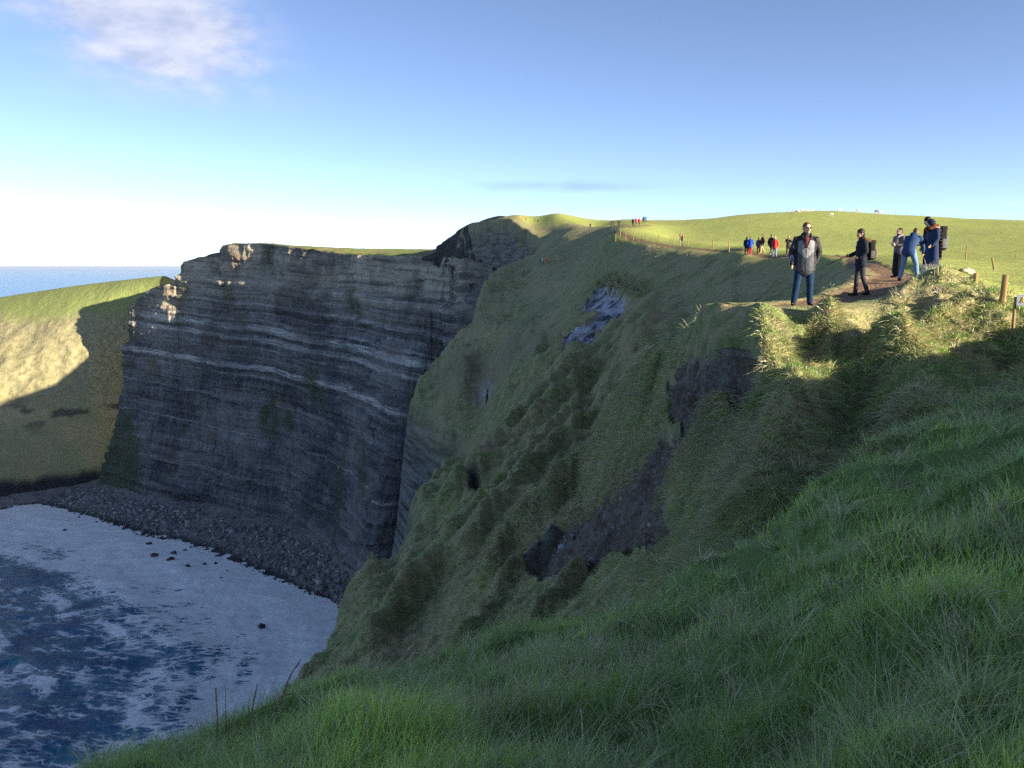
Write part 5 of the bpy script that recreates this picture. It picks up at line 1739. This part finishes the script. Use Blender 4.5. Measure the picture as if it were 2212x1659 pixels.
    bm_tube(bm, [(.05, .135, 1.47), (.08, .175, 1.30), (.085, .19, 1.0), (.08, .20, .72), (.08, .20, .60)], [(.10, .018), (.10, .018), (.105, .016), (.11, .016), (.105, .012)], 10)
    bm_tube(bm, [(.12, -.07, 1.48), (.13, .05, 1.51), (.05, .14, 1.47)], [(.04, .05), (.04, .05), (.06, .03)], 8)
    sc_o = link('scarf', bm_mesh('scarf', bm), None, e); put_mat(sc_o, plaid())
    for k in range(9):
        bm = bmesh.new(); bm_tube(bm, [(-.015 + k * .024, .20, .60), (-.015 + k * .024 + .006 * math.sin(k * 2.1), .205, .53)], [.006, .004], 5)
        put_mat(link('fringe', bm_mesh('fringe', bm), None, sc_o), cloth((.12, .05, .035)))

    loc = on_ground(2004, 599, 27.4)
    p = pose(face=-0.5, nod=0.35, head=(-.04, -.09, 1.66), neck=(0, -.02, 1.485))
    rz = facing(loc[0], loc[1], -0.85)
    e = person(loc, rz, p, 'taller black-haired person standing behind the hooded one, head bent down', G, skin=(.55, .38, .29), hair=((.014, .013, .014), 'full'),
               top=(.02, .02, .025), legs=(.02, .02, .03), height_m=1.90)
    backpack(place_in(HOODED, (-.06, .17, 1.16)), HOODED.rotation_euler[2], 'large black and grey rucksack behind the plaid scarf', col=(.014, .015, .018), trim=(.12, .13, .14), tall=.60, sc_=1.12)


near_people()


# ------------------------------------------------------------------ walkers further off: three poses, each figure its own copy
def far_proto():
    A = pose(elR=(-.25, .0, 1.15), wrR=(-.24, -.10, .92))
    B = pose(knL=(.10, -.16, .52), anL=(.11, -.20, .10), knR=(-.10, .06, .52), anR=(-.11, .30, .16), elL=(.25, .10, 1.17), wrL=(.25, .06, .93), hdL=(.25, .05, .85), elR=(-.25, -.05, 1.17), wrR=(-.25, -.2, .98), hdR=(-.25, -.24, .92))
    C = pose(elR=(-.27, -.08, 1.22), wrR=(-.10, -.22, 1.42), hdR=(-.06, -.24, 1.47), elL=(.27, -.08, 1.22), wrL=(.10, -.22, 1.42), hdL=(.06, -.24, 1.47))
    out = {}
    for k, p in zip('ABC', (A, B, C)):
        for lod, vx in (('m', .026), ('f', .05)):
            out[k + lod] = (body_mesh(p, vx, False), jacket_mesh(p, vx * 1.05, .80, 1.05), trousers_mesh(p, vx * 1.05), hair_mesh(p, min(vx, .03), 'short'))
    return out


FAR = far_proto()
SKIN = (.58, .36, .27)


def walker(px, py, d, kind, turn, label, top, legs, hair, h=1.74, group='walkers further along the cliff top', z=None, skin=SKIN):
    q = stand(px, py, d)
    zz = q[2] if z is None else z
    e = empty('person', (q[0], q[1], zz), facing(q[0], q[1], turn), h / 1.78)
    tag(e, label, 'person', group)
    for nm, me, c, kd in zip(('body', 'jacket', 'trousers', 'hair'), FAR[kind], (skin, top, legs, hair), ('skin', 'cloth', 'cloth', 'hair')):
        put_mat(link(nm, me, None, e), cloth(c, kd))
    return e


DK = (.022, .022, .027); NV = (.03, .04, .085); BR = (.055, .035, .025)
for a in (
    (1612, 552, 69, 'Am', 2.8, 'walker in black jacket and dark red trousers beside the blue jacket', DK, (.18, .06, .05), (.03, .02, .015), 1.70),
    (1620, 552, 68, 'Bm', 2.9, 'walker in bright blue jacket and red trousers', (.03, .09, .50), (.36, .04, .05), (.20, .09, .04), 1.72),
    (1638, 549, 68, 'Am', 2.7, 'smaller walker in slate blue coat on the ridge path', (.05, .065, .13), (.10, .05, .05), (.015, .012, .012), 1.50),
    (1646, 549, 69, 'Bm', -1.2, 'walker in brown jacket and sand trousers in mid stride', (.075, .04, .035), (.46, .35, .20), (.03, .018, .012), 1.78),
    (1665, 552, 66, 'Bm', 2.5, 'tall dark-clad walker in black cap beside the red jacket', (.02, .022, .028), (.06, .08, .085), (.01, .01, .012), 1.84),
    (1673, 556, 64, 'Am', 3.0, 'walker in bright red jacket and pale jeans with fair hair', (.55, .05, .045), (.20, .30, .42), (.62, .50, .38), 1.76),
    (1702, 553, 66, 'Cm', 0.3, 'red-haired walker in dark brown coat holding a camera up', (.045, .035, .03), (.02, .018, .018), (.34, .10, .03), 1.66),
    (1473, 533, 104, 'Am', -1.4, 'dark-jacketed walker alone on the ridge in grey trousers', (.035, .035, .045), (.30, .28, .27), (.012, .012, .014), 1.58),
    (1471, 530, 107, 'Cm', 0.4, 'walker in tan jacket close behind the lone dark jacket', (.45, .24, .14), (.40, .30, .22), (.25, .11, .05), 1.72),
    (1180, 573, 200, 'Am', 0.5, 'walker in orange jacket on the sunlit brow', (.75, .20, .06), (.40, .18, .10), (.1, .05, .03), 1.78),
    (1166, 570, 201, 'Am', 0.2, 'walker in grey and blue beside the orange jacket on the brow', (.22, .24, .30), (.16, .18, .25), (.05, .03, .03), 1.70),
    (1172, 571, 203, 'Bm', 0.9, 'walker in white top beside the orange jacket on the brow', (.60, .56, .52), (.06, .06, .08), (.05, .03, .03), 1.66),
    (1367, 489, 190, 'Am', 2.6, 'walker in black at the front of the group by the ridge fence', DK, (.02, .02, .03), (.02, .02, .02), 1.76),
    (1374, 486, 192, 'Am', 2.9, 'walker in pink jacket in the group by the ridge fence', (.75, .10, .22), (.05, .05, .09), (.05, .03, .02), 1.72),
    (1381, 488, 190, 'Bm', 2.7, 'walker in scarlet jacket in the group by the ridge fence', (.62, .08, .05), (.03, .03, .05), (.05, .03, .02), 1.76),
    (1390, 483, 198, 'Am', 3.1, 'walker in navy jacket in the group by the ridge fence', NV, (.03, .03, .05), (.03, .02, .02), 1.78),
    (1395, 478, 206, 'Cm', 2.9, 'walker in mid blue jacket highest in the ridge group', (.05, .17, .45), (.04, .05, .08), (.03, .02, .02), 1.80),
    (1337, 491, 214, 'Am', 0.2, 'walker in dark brown facing the camera on the stony ridge path', BR, (.03, .03, .03), (.04, .03, .02), 1.76),
    (1326, 490, 230, 'Cf', 0.6, 'walker in olive green beyond the stony ridge path', (.08, .085, .04), (.04, .04, .04), (.04, .03, .02), 1.74),
    (1321, 490, 232, 'Af', 0.6, 'walker in charcoal next to the olive green one', DK, (.03, .03, .03), (.04, .03, .02), 1.70),
    (1275, 494, 285, 'Af', 0.4, 'lone dark walker low on the far grass slope', DK, DK, DK, 1.75),
    (1124, 474, 383, 'Af', 0.4, 'walker in orange coat on the rocky hump', (.75, .25, .06), (.25, .12, .07), (.1, .05, .03), 1.8),
    (1136, 477, 380, 'Af', 0.2, 'walker in dark red beside the orange coat on the hump', (.25, .06, .05), DK, DK, 1.75),
    (1155, 479, 374, 'Bf', 0.9, 'walker in navy near the fence on the hump', NV, DK, DK, 1.78),
    (1162, 482, 370, 'Af', -0.9, 'walker in black at the end of the hump fence', DK, DK, DK, 1.75),
):
    walker(*a)


def brow_walkers():
    # tiny figures along the far cliff edge
    spots = [487, 502, 507, 540, 544, 557, 573, 577, 634, 652, 654, 671, 675]
    FIRST = 'first second third fourth fifth sixth seventh eighth ninth tenth eleventh twelfth thirteenth'.split()
    flat = MEADOW.reshape(-1, 3)
    c, s = math.cos(PITCH), math.sin(PITCH)
    d = flat[:, 1] * c - flat[:, 2] * s
    px = (flat[:, 0] / d * F_PX + 512) / K; py = (384 - (flat[:, 1] * s + flat[:, 2] * c) / d * F_PX) / K
    for i, sx in enumerate(spots):
        k = np.nonzero(np.abs(px - sx) < 4)[0]
        k = k[np.argsort(py[k])[:3]]
        q = flat[k[0]]
        e = empty('person', tuple(q + np.array([0, 0, -0.05])), 0.7 * i, 1.0)
        tag(e, 'tiny dark figure on the skyline of the far cliff, %s from its seaward end' % FIRST[i], 'person', 'figures on the far cliff edge')
        for nm, me, cc, kd in zip(('body', 'jacket', 'trousers', 'hair'), FAR['ABC'[i % 3] + 'f'], (SKIN, (DK, NV, BR)[i % 3], DK, DK), ('skin', 'cloth', 'cloth', 'hair')):
            put_mat(link(nm, me, None, e), cloth(cc, kd))


brow_walkers()


# ------------------------------------------------------------------ sheep
def sheep_mesh(graze):
    bm = bmesh.new()
    bm_tube(bm, [(0, -.42, .62), (0, -.2, .66), (0, .15, .66), (0, .42, .62)], [(.20, .22), (.26, .28), (.27, .28), (.20, .22)], 12)
    for sx in (-.12, .12):
        for sy in (-.34, .34):
            k = .03 if sy > 0 else -.02
            bm_tube(bm, [(sx, sy, .48), (sx, sy + k, .26), (sx, sy, .03)], [.075, .045, .04], 8)
    if graze:
        bm_tube(bm, [(0, -.46, .62), (0, -.62, .42), (0, -.68, .24)], [.13, .09, .075], 8); hd = (0, -.72, .15)
    else:
        bm_tube(bm, [(0, -.44, .66), (0, -.58, .84)], [.13, .09], 8); hd = (0, -.66, .90)
    bm_tube(bm, [hd, (hd[0], hd[1] - .12, hd[2] - .06)], [.085, .055], 8)
    for sx in (-1, 1):
        bm_ball(bm, (hd[0] + sx * .11, hd[1] + .03, hd[2] + .04), (.06, .025, .025), 8, 6)
    bm_tube(bm, [(0, .44, .66), (0, .54, .50)], [.05, .03], 6)
    return fused('fleece', bm, .04, 3)


SH = {True: sheep_mesh(True), False: sheep_mesh(False)}
M_FLEECE = simple_mat('fleece', (.62, .56, .46), .95, .12, 18, .05, .8, .03)
for px, py, d, g, rz, sc_, lb in (
    (1722, 458, 284, True, 1.2, 1.0, 'sheep at the near end of the skyline cluster, grazing'), (1733, 456, 287, False, -1.5, 1.1, 'sheep standing tall in the skyline cluster of four'),
    (1742, 456, 288, True, 1.6, 1.0, 'sheep third along in the skyline cluster'), (1753, 456, 286, True, -1.3, 1.05, 'sheep at the far end of the skyline cluster of four'),
    (1796, 465, 262, True, -1.6, .95, 'sheep lying low below the fence, alone on the slope'), (1813, 455, 289, True, 1.9, 1.15, 'lone sheep on the crest of the field between the clusters'),
    (1853, 456, 284, True, 1.5, 1.1, 'sheep behind the middle fence post on the field crest'), (1893, 457, 282, False, 0.6, 1.25, 'bigger pale sheep facing the camera near the crest end'),
    (1901, 459, 280, True, 1.4, 1.0, 'sheep close behind the bigger pale one')):
    q = stand(px, py + 2, d)
    o = link('sheep', SH[g], None)
    put_mat(o, M_FLEECE)
    o.location = (q[0], q[1], ground(q[0], q[1]) - .02); o.rotation_euler = (0, 0, rz); o.scale = (sc_,) * 3
    tag(o, lb, 'sheep', 'sheep grazing on the field crest')


# ------------------------------------------------------------------ fence posts, sign, board
M_POST = None
def mat_post():
    m, nt, b = new_mat('weathered_post')
    tc = N(nt, 'ShaderNodeTexCoord')
    mp = N(nt, 'ShaderNodeMapping'); mp.inputs['Scale'].default_value = (22, 22, 1.6); L(nt, tc.outputs['Object'], mp.inputs['Vector'])
    n = noise(nt, mp.outputs[0], 2.0, 5, 0.65); n2 = noise(nt, tc.outputs['Object'], 5.0, 3, 0.5)
    c = mixc(nt, ramp(nt, n, [(0.3, 0), (0.7, 1)]), (0.20, 0.125, 0.05), (0.42, 0.29, 0.13))
    c = mixc(nt, ramp(nt, n2, [(0.5, 0), (0.75, 0.5)]), c, (0.22, 0.20, 0.14))
    L(nt, c, b.inputs['Base Color']); b.inputs['Roughness'].default_value = 0.85
    bump(nt, b, n, 0.6, 0.01)
    return m


M_POST = mat_post()


def post_mesh(r, h, n=12):
    bm = bmesh.new()
    seq = []
    for z, k in ((-.35, 1.0), (h * .3, .99), (h - .012, .96), (h, .90)):
        seq.append([bm.verts.new((r * k * math.cos(2 * math.pi * i / n) * (1 + .03 * math.sin(i * 2.3)), r * k * math.sin(2 * math.pi * i / n), z)) for i in range(n)])
    for a, b in zip(seq[:-1], seq[1:]):
        for i in range(n):
            bm.faces.new((a[i], a[(i + 1) % n], b[(i + 1) % n], b[i]))
    bm.faces.new(seq[-1]); bm.faces.new(list(reversed(seq[0])))
    return bm_mesh('post', bm, False)


def post(px, py, d, me, label, tilt=(0, 0), group='round timber fence posts', drop=0.0, top=None):
    q = at(px, py, d) if d < 40 else stand(px, py, d)
    gz = ground(q[0], q[1])
    if top is not None:                    # height from the picture
        me = post_mesh(me, at(top[0], top[1], d)[2] - gz)
    o = link('fence_post', me, None); put_mat(o, M_POST)
    o.location = (q[0], q[1], gz - drop); o.rotation_euler = (tilt[0], tilt[1], px * 0.7)
    tag(o, label, 'post', group)
    return o


post(2166, 640, 18.2, .062, 'thick round timber post closest to the white sign', (0, -.05), top=(2169, 593))
post(2106, 615, 21.0, .058, 'round timber post behind the stones, second from the white sign', (0, -.03), top=(2107, 590))
post(2060, 602, 25.0, .058, 'short round timber post third from the white sign, beside the mound', (0, 0), top=(2060, 583))
post(2031, 600, 26.8, .05, 'pale timber post beside the grey board behind the plaid scarf', top=(2031, 578))
post(2148, 580, 36.5, .042, 'leaning thin post standing in the sunlit field', (0, .28), top=(2155, 556))
post(2087, 551, 62, post_mesh(.035, .9), 'thin pale post upright in the field, beyond the leaning one')
post(2195, 552, 64, post_mesh(.035, .75), 'thin faint post in the field beyond the leaning one, towards the frame edge')
THIN = post_mesh(.055, 1.15, 6)
ORD = 'first second third fourth fifth sixth seventh eighth ninth tenth eleventh twelfth thirteenth fourteenth fifteenth sixteenth seventeenth eighteenth nineteenth twentieth twenty-first twenty-second twenty-third twenty-fourth'.split()
for i, (px, py, d) in enumerate(((1446, 484, 226), (1466, 480, 238), (1485, 477, 247), (1508, 474, 254), (1534, 471, 262), (1562, 467, 270), (1590, 464, 276), (1618, 462, 281), (1650, 460, 284), (1678, 459, 286), (1700, 459, 285),
                                 (1713, 461, 276), (1732, 463, 268), (1738, 464, 266), (1764, 463, 268), (1785, 465, 262), (1803, 466, 260), (1821, 466, 258), (1846, 466, 258), (1870, 464, 262), (1897, 462, 268), (1935, 462, 275), (1958, 465, 274), (1990, 468, 268))):
    post(px, py, d, THIN, 'thin crest fence post below the sheep, %s counting from the ridge path end' % ORD[i], (0, .05 * math.sin(i * 2.7)), 'posts of the crest fence')
for i, (px, py, d) in enumerate(((1330, 522, 146), (1352, 520, 148), (1368, 518, 150), (1395, 522, 140), (1424, 523, 134), (1456, 528, 124), (1486, 531, 116), (1540, 540, 98), (1575, 545, 90),
                                 (1340, 508, 163), (1352, 505, 168), (1362, 502, 174), (1374, 498, 180), (1386, 495, 186), (1397, 492, 192), (1404, 489, 197), (1409, 486, 203), (1415, 484, 208), (1422, 482, 213), (1430, 481, 218))):
    post(px, py, d, THIN, ('thin low post beside the ridge path, %s going from the far bend towards the camera' % ORD[i]) if i < 9 else ('thin post of the fence climbing the ridge, %s from its lower end' % ORD[i - 9]), (0, .06 * math.sin(i * 1.9)), 'posts of the ridge fence')


def sign_and_board():
    q = at(2196, 650, 16.9)
    gz = at(2196, 648, 16.9)[2] - .30
    e = empty('trail_sign', (q[0], q[1], gz), -0.42); tag(e, 'low white sign with a yellow and a blue mark beside the fence', 'sign')
    bm = bmesh.new(); bm_box(bm, (.24, 0, .30), (.24, .012, .11), bev=.004)
    b = put_mat(link('board', bm_mesh('board', bm, False), None, e), simple_mat('sign_white', (.80, .78, .74), .5, .03, 8, .4, .02))
    for nm, x, c, kind in (('yellow_mark', .10, (.85, .55, .05), 'y'), ('blue_mark', .34, (.10, .10, .45), 'b')):
        bm = bmesh.new()
        if kind == 'y':
            bm_ball(bm, (x, -.014, .345), (.016, .003, .016), 10, 6)
            bm_tube(bm, [(x, -.014, .33), (x - .012, -.014, .29), (x - .026, -.014, .25)], [(.012, .003)] * 3, 6)
            bm_tube(bm, [(x, -.014, .30), (x + .022, -.014, .255)], [(.010, .003)] * 2, 6)
            bm_tube(bm, [(x, -.014, .325), (x + .026, -.014, .30)], [(.008, .003)] * 2, 6)
        else:
            bm_ball(bm, (x, -.014, .31), (.032, .003, .032), 12, 6)
        put_mat(link(nm, bm_mesh(nm, bm), None, b), simple_mat(nm, c, .5, .04, 10, .3, .0))
    for x in (-.02, .50):
        o = link('leg', post_mesh(.03, .66, 8), None, e); put_mat(o, M_POST); o.location = (x, .043, -.30)
    q = at(2010, 596, 25.0)
    gz = ground(q[0], q[1])
    e = empty('information_board', (q[0], q[1], gz - .05), facing(q[0], q[1], 0.1)); tag(e, 'plain blue-grey board low behind the bank, below the long navy coat', 'board')
    bm = bmesh.new(); bm_box(bm, (0, 0, .24), (.23, .012, .18), bev=.004)
    put_mat(link('panel', bm_mesh('panel', bm, False), None, e), simple_mat('grey_board', (.11, .14, .20), .6, .06, 6, .3, .05))
    bm = bmesh.new(); bm_box(bm, (0, .024, .24), (.245, .010, .195), bev=.003)
    put_mat(link('frame', bm_mesh('frame', bm, False), None, e), simple_mat('grey_frame', (.14, .16, .2), .6, .06, 6, .3, .05))
    for x in (-.18, .18):
        o = link('leg', post_mesh(.03, .30, 8), None, e); put_mat(o, M_POST); o.location = (x, .065, 0)


sign_and_board()


# ------------------------------------------------------------------ stones
def rock_mesh(seed, sub=2, flat=0.7, rough=0.28):
    bm = bmesh.new()
    bmesh.ops.create_icosphere(bm, subdivisions=sub, radius=1.0)
    rs = np.random.RandomState(seed)
    ph = rs.uniform(0, 9, 3); pl = rs.normal(size=(5, 3)); pl /= np.linalg.norm(pl, axis=1, keepdims=True); off = rs.uniform(.55, .85, 5)
    for v in bm.verts:
        c = np.array(v.co)
        for n_, o_ in zip(pl, off):
            dd = c @ n_
            if dd > o_: c = c - n_ * (dd - o_) * .9
        k = 1 + rough * math.sin(c[0] * 3.1 + ph[0]) * math.sin(c[1] * 2.7 + ph[1]) * math.cos(c[2] * 2.3 + ph[2])
        v.co = Vector((c[0] * k, c[1] * k, c[2] * k * flat))
    return bm_mesh('stone', bm, False)


M_SEAROCK = simple_mat('wet_rock', (.035, .032, .033), .35, .3, 1.2, .5, .6, .15)
M_SEAROCK_R = simple_mat('wet_red_rock', (.075, .035, .026), .4, .3, 1.2, .5, .6, .15)
RK = [rock_mesh(s) for s in range(5)]
for i, (px, py, w, red, lb) in enumerate((
    (335, 1201, 20, 1, 'large reddish rock in the foam, leftmost of the three big ones'), (370, 1211, 21, 1, 'broad reddish rock in the foam, lowest of the three big ones'), (376, 1196, 18, 0, 'dark rounded rock in the foam just above the broad reddish one'),
    (322, 1176, 14, 0, 'dark ragged rock in the foam near the beach edge'), (405, 1225, 17, 0, 'dark rock in open foam below the broad reddish one'), (442, 1218, 9, 0, 'small dark rock in a row in the surf, first from the big ones'),
    (466, 1217, 9, 0, 'small dark rock in a row in the surf, second from the big ones'), (490, 1234, 8, 0, 'small dark rock in the surf, nearest below the row of small ones'), (478, 1250, 9, 0, 'small flat rock in the foam, lower pair, beside the smaller one'),
    (450, 1254, 6, 0, 'tiny rock in the foam, lower pair'), (140, 1145, 8, 0, 'small dark rock alone in the surf near the headland'), (565, 1354, 20, 0, 'lone dark rock awash in the white water near the grassy slope'),
    (400, 1189, 9, 0, 'little rock at the beach edge above the dark rounded one'), (515, 1213, 11, 0, 'dark rock half on the beach edge by the small rocks'), (412, 1183, 8, 0, 'little rock second along the beach edge above the dark rounded one'))):
    q = at_z(px, py, SEA)
    dist = np.linalg.norm(q)
    r = w * K / F_PX * dist * 0.5
    o = link('sea_rock', RK[i % 5], None); put_mat(o, M_SEAROCK_R if red else M_SEAROCK)
    o.location = (q[0], q[1], SEA + r * .12); o.rotation_euler = (0, 0, i * 1.3); o.scale = (r, r * .8, r * .8)
    tag(o, lb, 'rock', 'rocks standing in the surf')


def beach_stones():
    # loose boulders of the beach: thousands, no one could count them
    rs = np.random.RandomState(5)
    nu, nv, _ = BEACH.shape
    base = []
    for s in range(4):
        me = rock_mesh(20 + s, 1)
        v = np.array([x.co[:] for x in me.vertices]); f = np.array([p.vertices[:] for p in me.polygons])
        base.append((v, f)); bpy.data.meshes.remove(me)
    n = 5200
    iu = rs.uniform(60, nu - 2, n); jv = rs.uniform(nv * .20, nv * .80, n)
    P = BEACH[iu.astype(int), jv.astype(int)] + rs.normal(size=(n, 3)) * np.array([1.2, 1.2, 0])
    V, F, C = [], [], []
    k = 0
    for i in range(n):
        v, f = base[i % 4]
        wet = 1 - sstep(nv * .24, nv * .36, jv[i])
        r = rs.lognormal(-0.75, 0.5) * (1.0 + 0.3 * (1 - wet))
        a = rs.uniform(0, 6.28); c_, s_ = math.cos(a), math.sin(a)
        w = v * r
        w = np.stack([w[:, 0] * c_ - w[:, 1] * s_, w[:, 0] * s_ + w[:, 1] * c_, w[:, 2]], 1) + P[i] + np.array([0, 0, r * .15])
        V.append(w); F.append(f + k); k += len(v)
        g = (0.09 + 0.30 * rs.uniform() ** 1.5) * (1 - .8 * float(wet)) + .012
        C.append(np.tile(np.array([[g * 1.02, g, g * .95]]), (len(v), 1)))
    m, nt, b = new_mat('beach_boulder')
    L(nt, attr(nt, 'tint', 'Color'), b.inputs['Base Color']); b.inputs['Roughness'].default_value = .8
    me = mesh_np('boulders', np.concatenate(V), np.concatenate(F), False, {'tint': np.concatenate(C)})
    o = link('boulders', me, m)
    tag(o, 'grey boulders and shingle strewn along the beach', kind='stuff')


beach_stones()


# ------------------------------------------------------------------ stones and mound by the fence, stone in the grass
M_STONE = simple_mat('pale_stone', (.50, .42, .30), .9, .18, 9, .1, .7, .03)
for i, (px, py, d, r, lb) in enumerate(((2072, 606, 22.5, .16, 'pale stone at the foot of the grassy mound by the posts'), (2088, 610, 22.0, .18, 'largest pale stone between the two round posts'), (2100, 616, 21.4, .13, 'pale stone against the second round post'),
                                        (2078, 612, 21.8, .10, 'small pale stone in front of the largest pale one'))):
    q = at(px, py, d); o = link('stone', RK[i], None); put_mat(o, M_STONE)
    o.location = (q[0], q[1], ground(q[0], q[1]) + r * .3); o.scale = (r, r, r * .9); o.rotation_euler = (0, 0, i)
    tag(o, lb, 'stone', 'stones at the foot of the fence posts')
q = cast(1030, 1408)
o = link('stone', RK[2], None); put_mat(o, simple_mat('grey_stone', (.34, .36, .38), .9, .25, 20, .1, .7, .02)); o.location = (q[0], q[1], ground(q[0], q[1]) + .06); o.scale = (.16, .13, .16)
tag(o, 'pale grey stone poking from the turf at the lip of the ravine', 'stone')


def gully_stones():
    rs = np.random.RandomState(9)
    V, F, k = [], [], 0
    me = rock_mesh(31, 1); v0 = np.array([x.co[:] for x in me.vertices]); f0 = np.array([p.vertices[:] for p in me.polygons]); bpy.data.meshes.remove(me)
    lo, hi = P_GULLY.min(0), P_GULLY.max(0)
    x = rs.uniform(lo[0], hi[0], 2600); y = rs.uniform(lo[1], hi[1], 2600)
    kk = sdist(x, y, P_GULLY) > .1
    x, y = x[kk][:420], y[kk][:420]
    z = height(x, y)
    for i in range(len(x)):
        r = rs.lognormal(-3.0, .5)
        V.append(v0 * r * rs.uniform(.7, 1.3, 3) + np.array([x[i], y[i], z[i] + r * .2])); F.append(f0 + k); k += len(v0)
    o = link('gully_stones', mesh_np('gully_stones', np.concatenate(V), np.concatenate(F), False), simple_mat('shale_stone', (.22, .22, .225), .9, .3, 3, .1, .5, .02))
    tag(o, 'loose grey stones lying in the bare earth of the gully', kind='stuff')


gully_stones()


# ------------------------------------------------------------------ dead stalks on the near bank
M_STALK = simple_mat('dry_stalk', (.30, .21, .14), .85, .3, 40, .1, .4, .003)
M_STALK_P = simple_mat('bleached_twig', (.55, .52, .45), .85, .2, 40, .1, .4, .003)


def stalk(base_px, pts, label, d=None, r=.006, mat=None, fork=None):
    """base on the ground, then picture positions of the stem at the same distance"""
    b = cast(*base_px) if d is None else at(base_px[0], base_px[1], d)
    gz = ground(b[0], b[1])
    dep = b[1] * math.cos(PITCH) - b[2] * math.sin(PITCH)
    o_ = Vector((b[0], b[1], gz - .03))
    P = [Vector((0, 0, 0))] + [Vector(at(x, y, dep * (1 + .01 * i))) - o_ for i, (x, y) in enumerate(pts)]
    Q = []
    for a, c in zip(P[:-1], P[1:]):
        Q += [a, a * .5 + c * .5 + Vector((random.uniform(-1, 1), random.uniform(-1, 1), 0)) * .006]
    Q.append(P[-1])
    bm = bmesh.new(); n = len(Q)
    bm_tube(bm, Q, [r * (1 - .55 * i / n) * (1.25 if i % 2 else 1) for i in range(n)], 6)
    o = link('dry_stalk', bm_mesh('dry_stalk', bm), None); put_mat(o, mat or M_STALK); o.location = o_
    tag(o, label, 'stalk', 'dead stalks on the near bank')
    if fork:
        bm = bmesh.new(); fa = Vector(at(*fork[0], dep)) - o_; fb = Vector(at(*fork[1], dep)) - o_
        bm_tube(bm, [fa, fa * .5 + fb * .5, fb], [r * .6, r * .5, r * .35], 5)
        put_mat(link('side_twig', bm_mesh('side_twig', bm), None, o), mat or M_STALK)


random.seed(4)
stalk((566, 1592), [(585, 1560), (612, 1500), (632, 1450), (650, 1424)], 'longest dead stalk, leaning over the white water with a side twig', fork=((606, 1503), (640, 1496)), r=.007)
stalk((536, 1570), [(545, 1530), (556, 1478)], 'upright brown stalk just beside the long leaning one', r=.0065)
stalk((468, 1600), [(470, 1550), (466, 1487)], 'pale upright stalk with a knobbly stem near the turf edge', r=.007)
stalk((486, 1580), [(487, 1530), (486, 1477)], 'thin faint stalk next to the pale knobbly one', r=.0035)
stalk((430, 1590), [(434, 1550), (440, 1508)], 'short dark stalk at the turf edge against the sea', r=.0065)
stalk((284, 1640), [(305, 1580), (324, 1532)], 'leaning stalk at the low end of the bank against blue water', r=.005)
stalk((604, 1545), [(608, 1520), (612, 1488)], 'short stub of stalk right of the long leaning one', r=.0045)
stalk((672, 1510), [(676, 1490), (682, 1468)], 'short pale stub against the dark slope', r=.0045, mat=M_STALK_P)
stalk((767, 1505), [(768, 1490), (768, 1478)], 'tiny upright stub at the top of the turf by the ravine', r=.006)
stalk((1258, 1640), [(1258, 1580), (1254, 1530)], 'straight thin stem standing in the dry grass low in the frame', r=.0025, mat=M_STALK_P)
stalk((2012, 1092), [(2006, 1070), (2004, 1052)], 'white twig in the grass, first of the pair on the bank', r=.006, mat=M_STALK_P, fork=((2008, 1078), (2016, 1062)))
stalk((2060, 1088), [(2068, 1070), (2078, 1056)], 'forked white twig in the grass, second of the pair on the bank', r=.006, mat=M_STALK_P, fork=((2064, 1080), (2050, 1066)))
stalk((1998, 830), [(1999, 815), (2001, 800)], 'pale twig standing on the shaded spur below the hollow', r=.012, mat=M_STALK_P)

# ------------------------------------------------------------------ sea air
def build_haze():
    me = bpy.data.meshes.new('haze')
    x, zb, zt = 130000.0, SEA - 14.0, 60.0
    v = [(-x, -x, zb), (x, -x, zb), (x, x, zb), (-x, x, zb), (-x, -x, zt), (x, -x, zt), (x, x, zt), (-x, x, zt)]
    f = [(0, 3, 2, 1), (4, 5, 6, 7), (0, 1, 5, 4), (1, 2, 6, 5), (2, 3, 7, 6), (3, 0, 4, 7)]
    me.from_pydata(v, [], f)
    m = bpy.data.materials.new('sea_air'); m.use_nodes = True
    nt = m.node_tree; nt.nodes.clear()
    out = N(nt, 'ShaderNodeOutputMaterial'); pv = N(nt, 'ShaderNodeVolumePrincipled')
    pv.inputs['Color'].default_value = (0.72, 0.86, 1.0, 1)
    pv.inputs['Density'].default_value = 0.000028
    pv.inputs['Anisotropy'].default_value = 0.2
    L(nt, pv.outputs[0], out.inputs['Volume'])
    o = link('haze', me, m)
    tag(o, 'thin sea air over the whole bay', kind='stuff')


build_haze()
